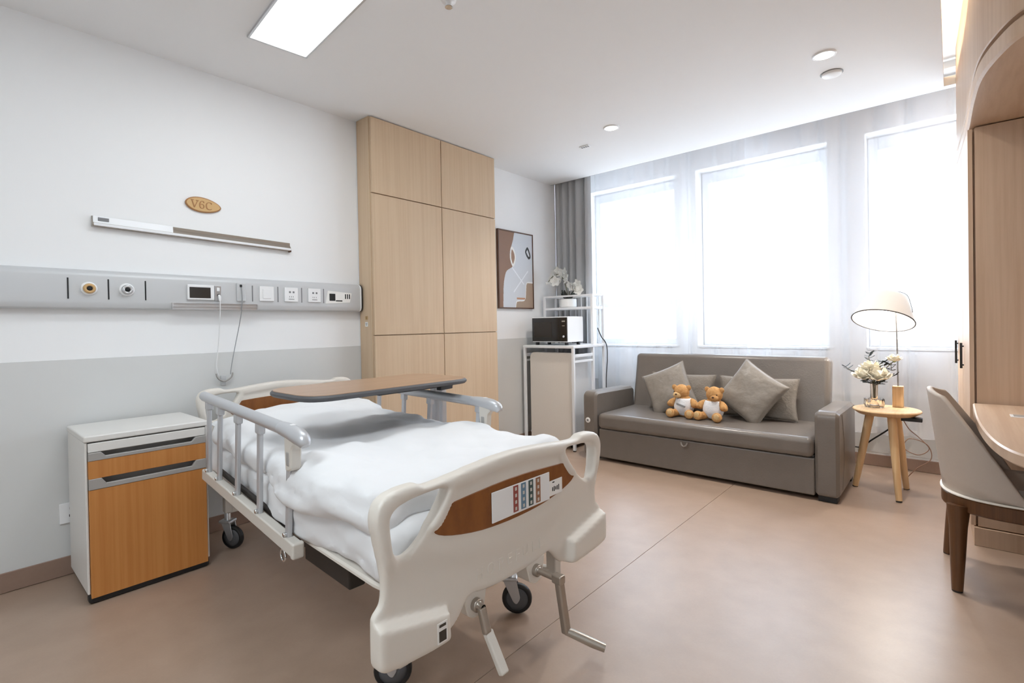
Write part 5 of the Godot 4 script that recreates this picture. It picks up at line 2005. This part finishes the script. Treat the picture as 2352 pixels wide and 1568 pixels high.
func art() -> ImageTexture:
	var iw := 180
	var ih := 260
	var im := Image.create(iw, ih, false, Image.FORMAT_RGB8)
	var brown := curve(v2([[-0.1, -0.1], [0.43, -0.1], [0.43, 0.06], [0.38, 0.16], [0.34, 0.24], [0.36, 0.33], [0.42, 0.42], [0.36, 0.47], [0.22, 0.52], [0.16, 0.6], [0.12, 0.74], [0.08, 1.1], [-0.1, 1.1]]), 3, true)
	var eye := curve(v2([[0.36, 0.21], [0.44, 0.24], [0.48, 0.33], [0.44, 0.42], [0.39, 0.44], [0.33, 0.34]]), 4, true)
	var beige := rpoly(v2([[0.8, 0.66], [1.1, 0.66], [1.1, 1.1], [0.45, 1.1], [0.49, 0.92], [0.77, 0.91]]), [0.05, 0, 0, 0, 0.04, 0.08], 4)
	var ring := curve(v2([[0.8, 0.2], [0.86, 0.17], [0.93, 0.25], [0.94, 0.31], [0.87, 0.33], [0.78, 0.25]]), 4, true)
	for y in ih:
		for x in iw:
			var p := Vector2((x + 0.5) / iw, (y + 0.5) / ih)
			var c := c8(205, 208, 213)
			if sd_poly(p, brown) < 0:
				c = c8(134, 97, 70)
			var e := sd_poly(p, eye)
			if absf(e + 0.005) < 0.018:
				c = c8(232, 230, 226)
			elif e < 0:
				c = c8(150, 112, 84)
			if sd_poly(p, beige) < 0:
				c = c8(166, 144, 124)
			elif sd_poly(p, beige) < 0.016:
				c = c8(236, 236, 236)
			for l in [[Vector2(0.38, 0.47), Vector2(0.72, 0.68)], [Vector2(0.85, 0.50), Vector2(0.42, 0.79)]]:
				var q := Geometry2D.get_closest_point_to_segment(p, l[0], l[1])
				if q.distance_to(p) < 0.010:
					c = c8(228, 231, 236)
			var r := sd_poly(p, ring)
			if r < 0:
				c = c8(36, 34, 34) if r > -0.034 else c8(214, 216, 220)
			if p.x > 0.5 and p.x < 0.75 and p.y > 0.865 and p.y < 0.89:
				c = c8(190, 140, 108)
			im.set_pixel(x, y, c)
	return ImageTexture.create_from_image(im)


func build_cords() -> void:
	var t := thing("call_cord", "thin white cord with plug hanging from the jack beside the dark screen", "cord")
	var s := sf()
	tube(s, curve([Vector3(-3.245, 1.405, -1.106), Vector3(-3.24, 1.36, -1.107), Vector3(-3.26, 1.25, -1.11), Vector3(-3.29, 1.1, -1.108), Vector3(-3.30, 0.99, -1.10), Vector3(-3.298, 0.93, -1.11)], 6), 0.0028, 8)
	part("wire", s, M.cord_white, t)
	s = sf()
	tube(s, [Vector3(-3.252, 1.408, -1.106), Vector3(-3.244, 1.40, -1.106), Vector3(-3.241, 1.375, -1.106)], [0.007, 0.008, 0.005], 10)
	part("plug", s, M.white_plastic, t)
	t = thing("call_cord", "thin pale cord hanging slanted from the grey handset holder", "cord")
	s = sf()
	tube(s, curve([Vector3(-3.25, 1.46, -1.23), Vector3(-3.246, 1.38, -1.232), Vector3(-3.27, 1.28, -1.23), Vector3(-3.295, 1.12, -1.207), Vector3(-3.30, 1.0, -1.185), Vector3(-3.298, 0.935, -1.175)], 6), 0.0025, 8)
	part("wire", s, M.cord_grey, t)
	t = thing("cord_hook", "small grey wall hook holding the two cords behind the headboard", "hook", Vector3(-3.33, 0.90, -1.143))
	s = sf()
	rbox(s, Vector3(0.006, 0.0, 0), Vector3(0.012, 0.06, 0.03), 0.003)
	part("plate", s, M.panel_grey, t)
	s = sf()
	tube(s, curve([Vector3(0.03, 0.045, 0.045), Vector3(0.03, 0.02, 0.038), Vector3(0.025, 0.0, 0.015), Vector3(0.022, -0.004, 0.0), Vector3(0.025, 0.0, -0.015), Vector3(0.03, 0.02, -0.038), Vector3(0.03, 0.045, -0.045)], 5), 0.005, 8)
	part("prongs", s, M.pull_grey, t)
	t = thing("power_cord", "black power cord running down behind the microwave rack", "cord")
	s = sf()
	tube(s, curve([Vector3(-2.72, 1.16, -4.44), Vector3(-2.69, 1.07, -4.46), Vector3(-2.665, 0.99, -4.515), Vector3(-2.66, 0.85, -4.52), Vector3(-2.675, 0.6, -4.515), Vector3(-2.68, 0.3, -4.52), Vector3(-2.70, 0.01, -4.52)], 6), 0.005, 8)
	part("wire", s, M.cord_black, t)
	t = thing("lamp_cord", "black lamp cord looping from the side table down towards the sofa", "cord")
	s = sf()
	tube(s, curve([Vector3(-0.29, 0.55, -4.36), Vector3(-0.31, 0.46, -4.38), Vector3(-0.45, 0.32, -4.45), Vector3(-0.52, 0.245, -4.54), Vector3(-0.60, 0.21, -4.66), Vector3(-0.66, 0.12, -4.70), Vector3(-0.68, 0.006, -4.70)], 7), 0.0055, 8)
	part("wire", s, M.cord_black, t)
	t = thing("charger_cord", "thin brown cord hanging tangled against the wall behind the side table", "cord")
	s = sf()
	tube(s, curve([Vector3(-0.27, 0.535, -4.34), Vector3(-0.25, 0.47, -4.42), Vector3(-0.23, 0.41, -4.52), Vector3(-0.18, 0.34, -4.62), Vector3(-0.13, 0.27, -4.63), Vector3(-0.19, 0.22, -4.62), Vector3(-0.27, 0.26, -4.61), Vector3(-0.24, 0.33, -4.62), Vector3(-0.14, 0.30, -4.62), Vector3(-0.12, 0.2, -4.62), Vector3(-0.2, 0.12, -4.62), Vector3(-0.28, 0.01, -4.62)], 7), 0.003, 7)
	part("wire", s, M.cord_brown, t)
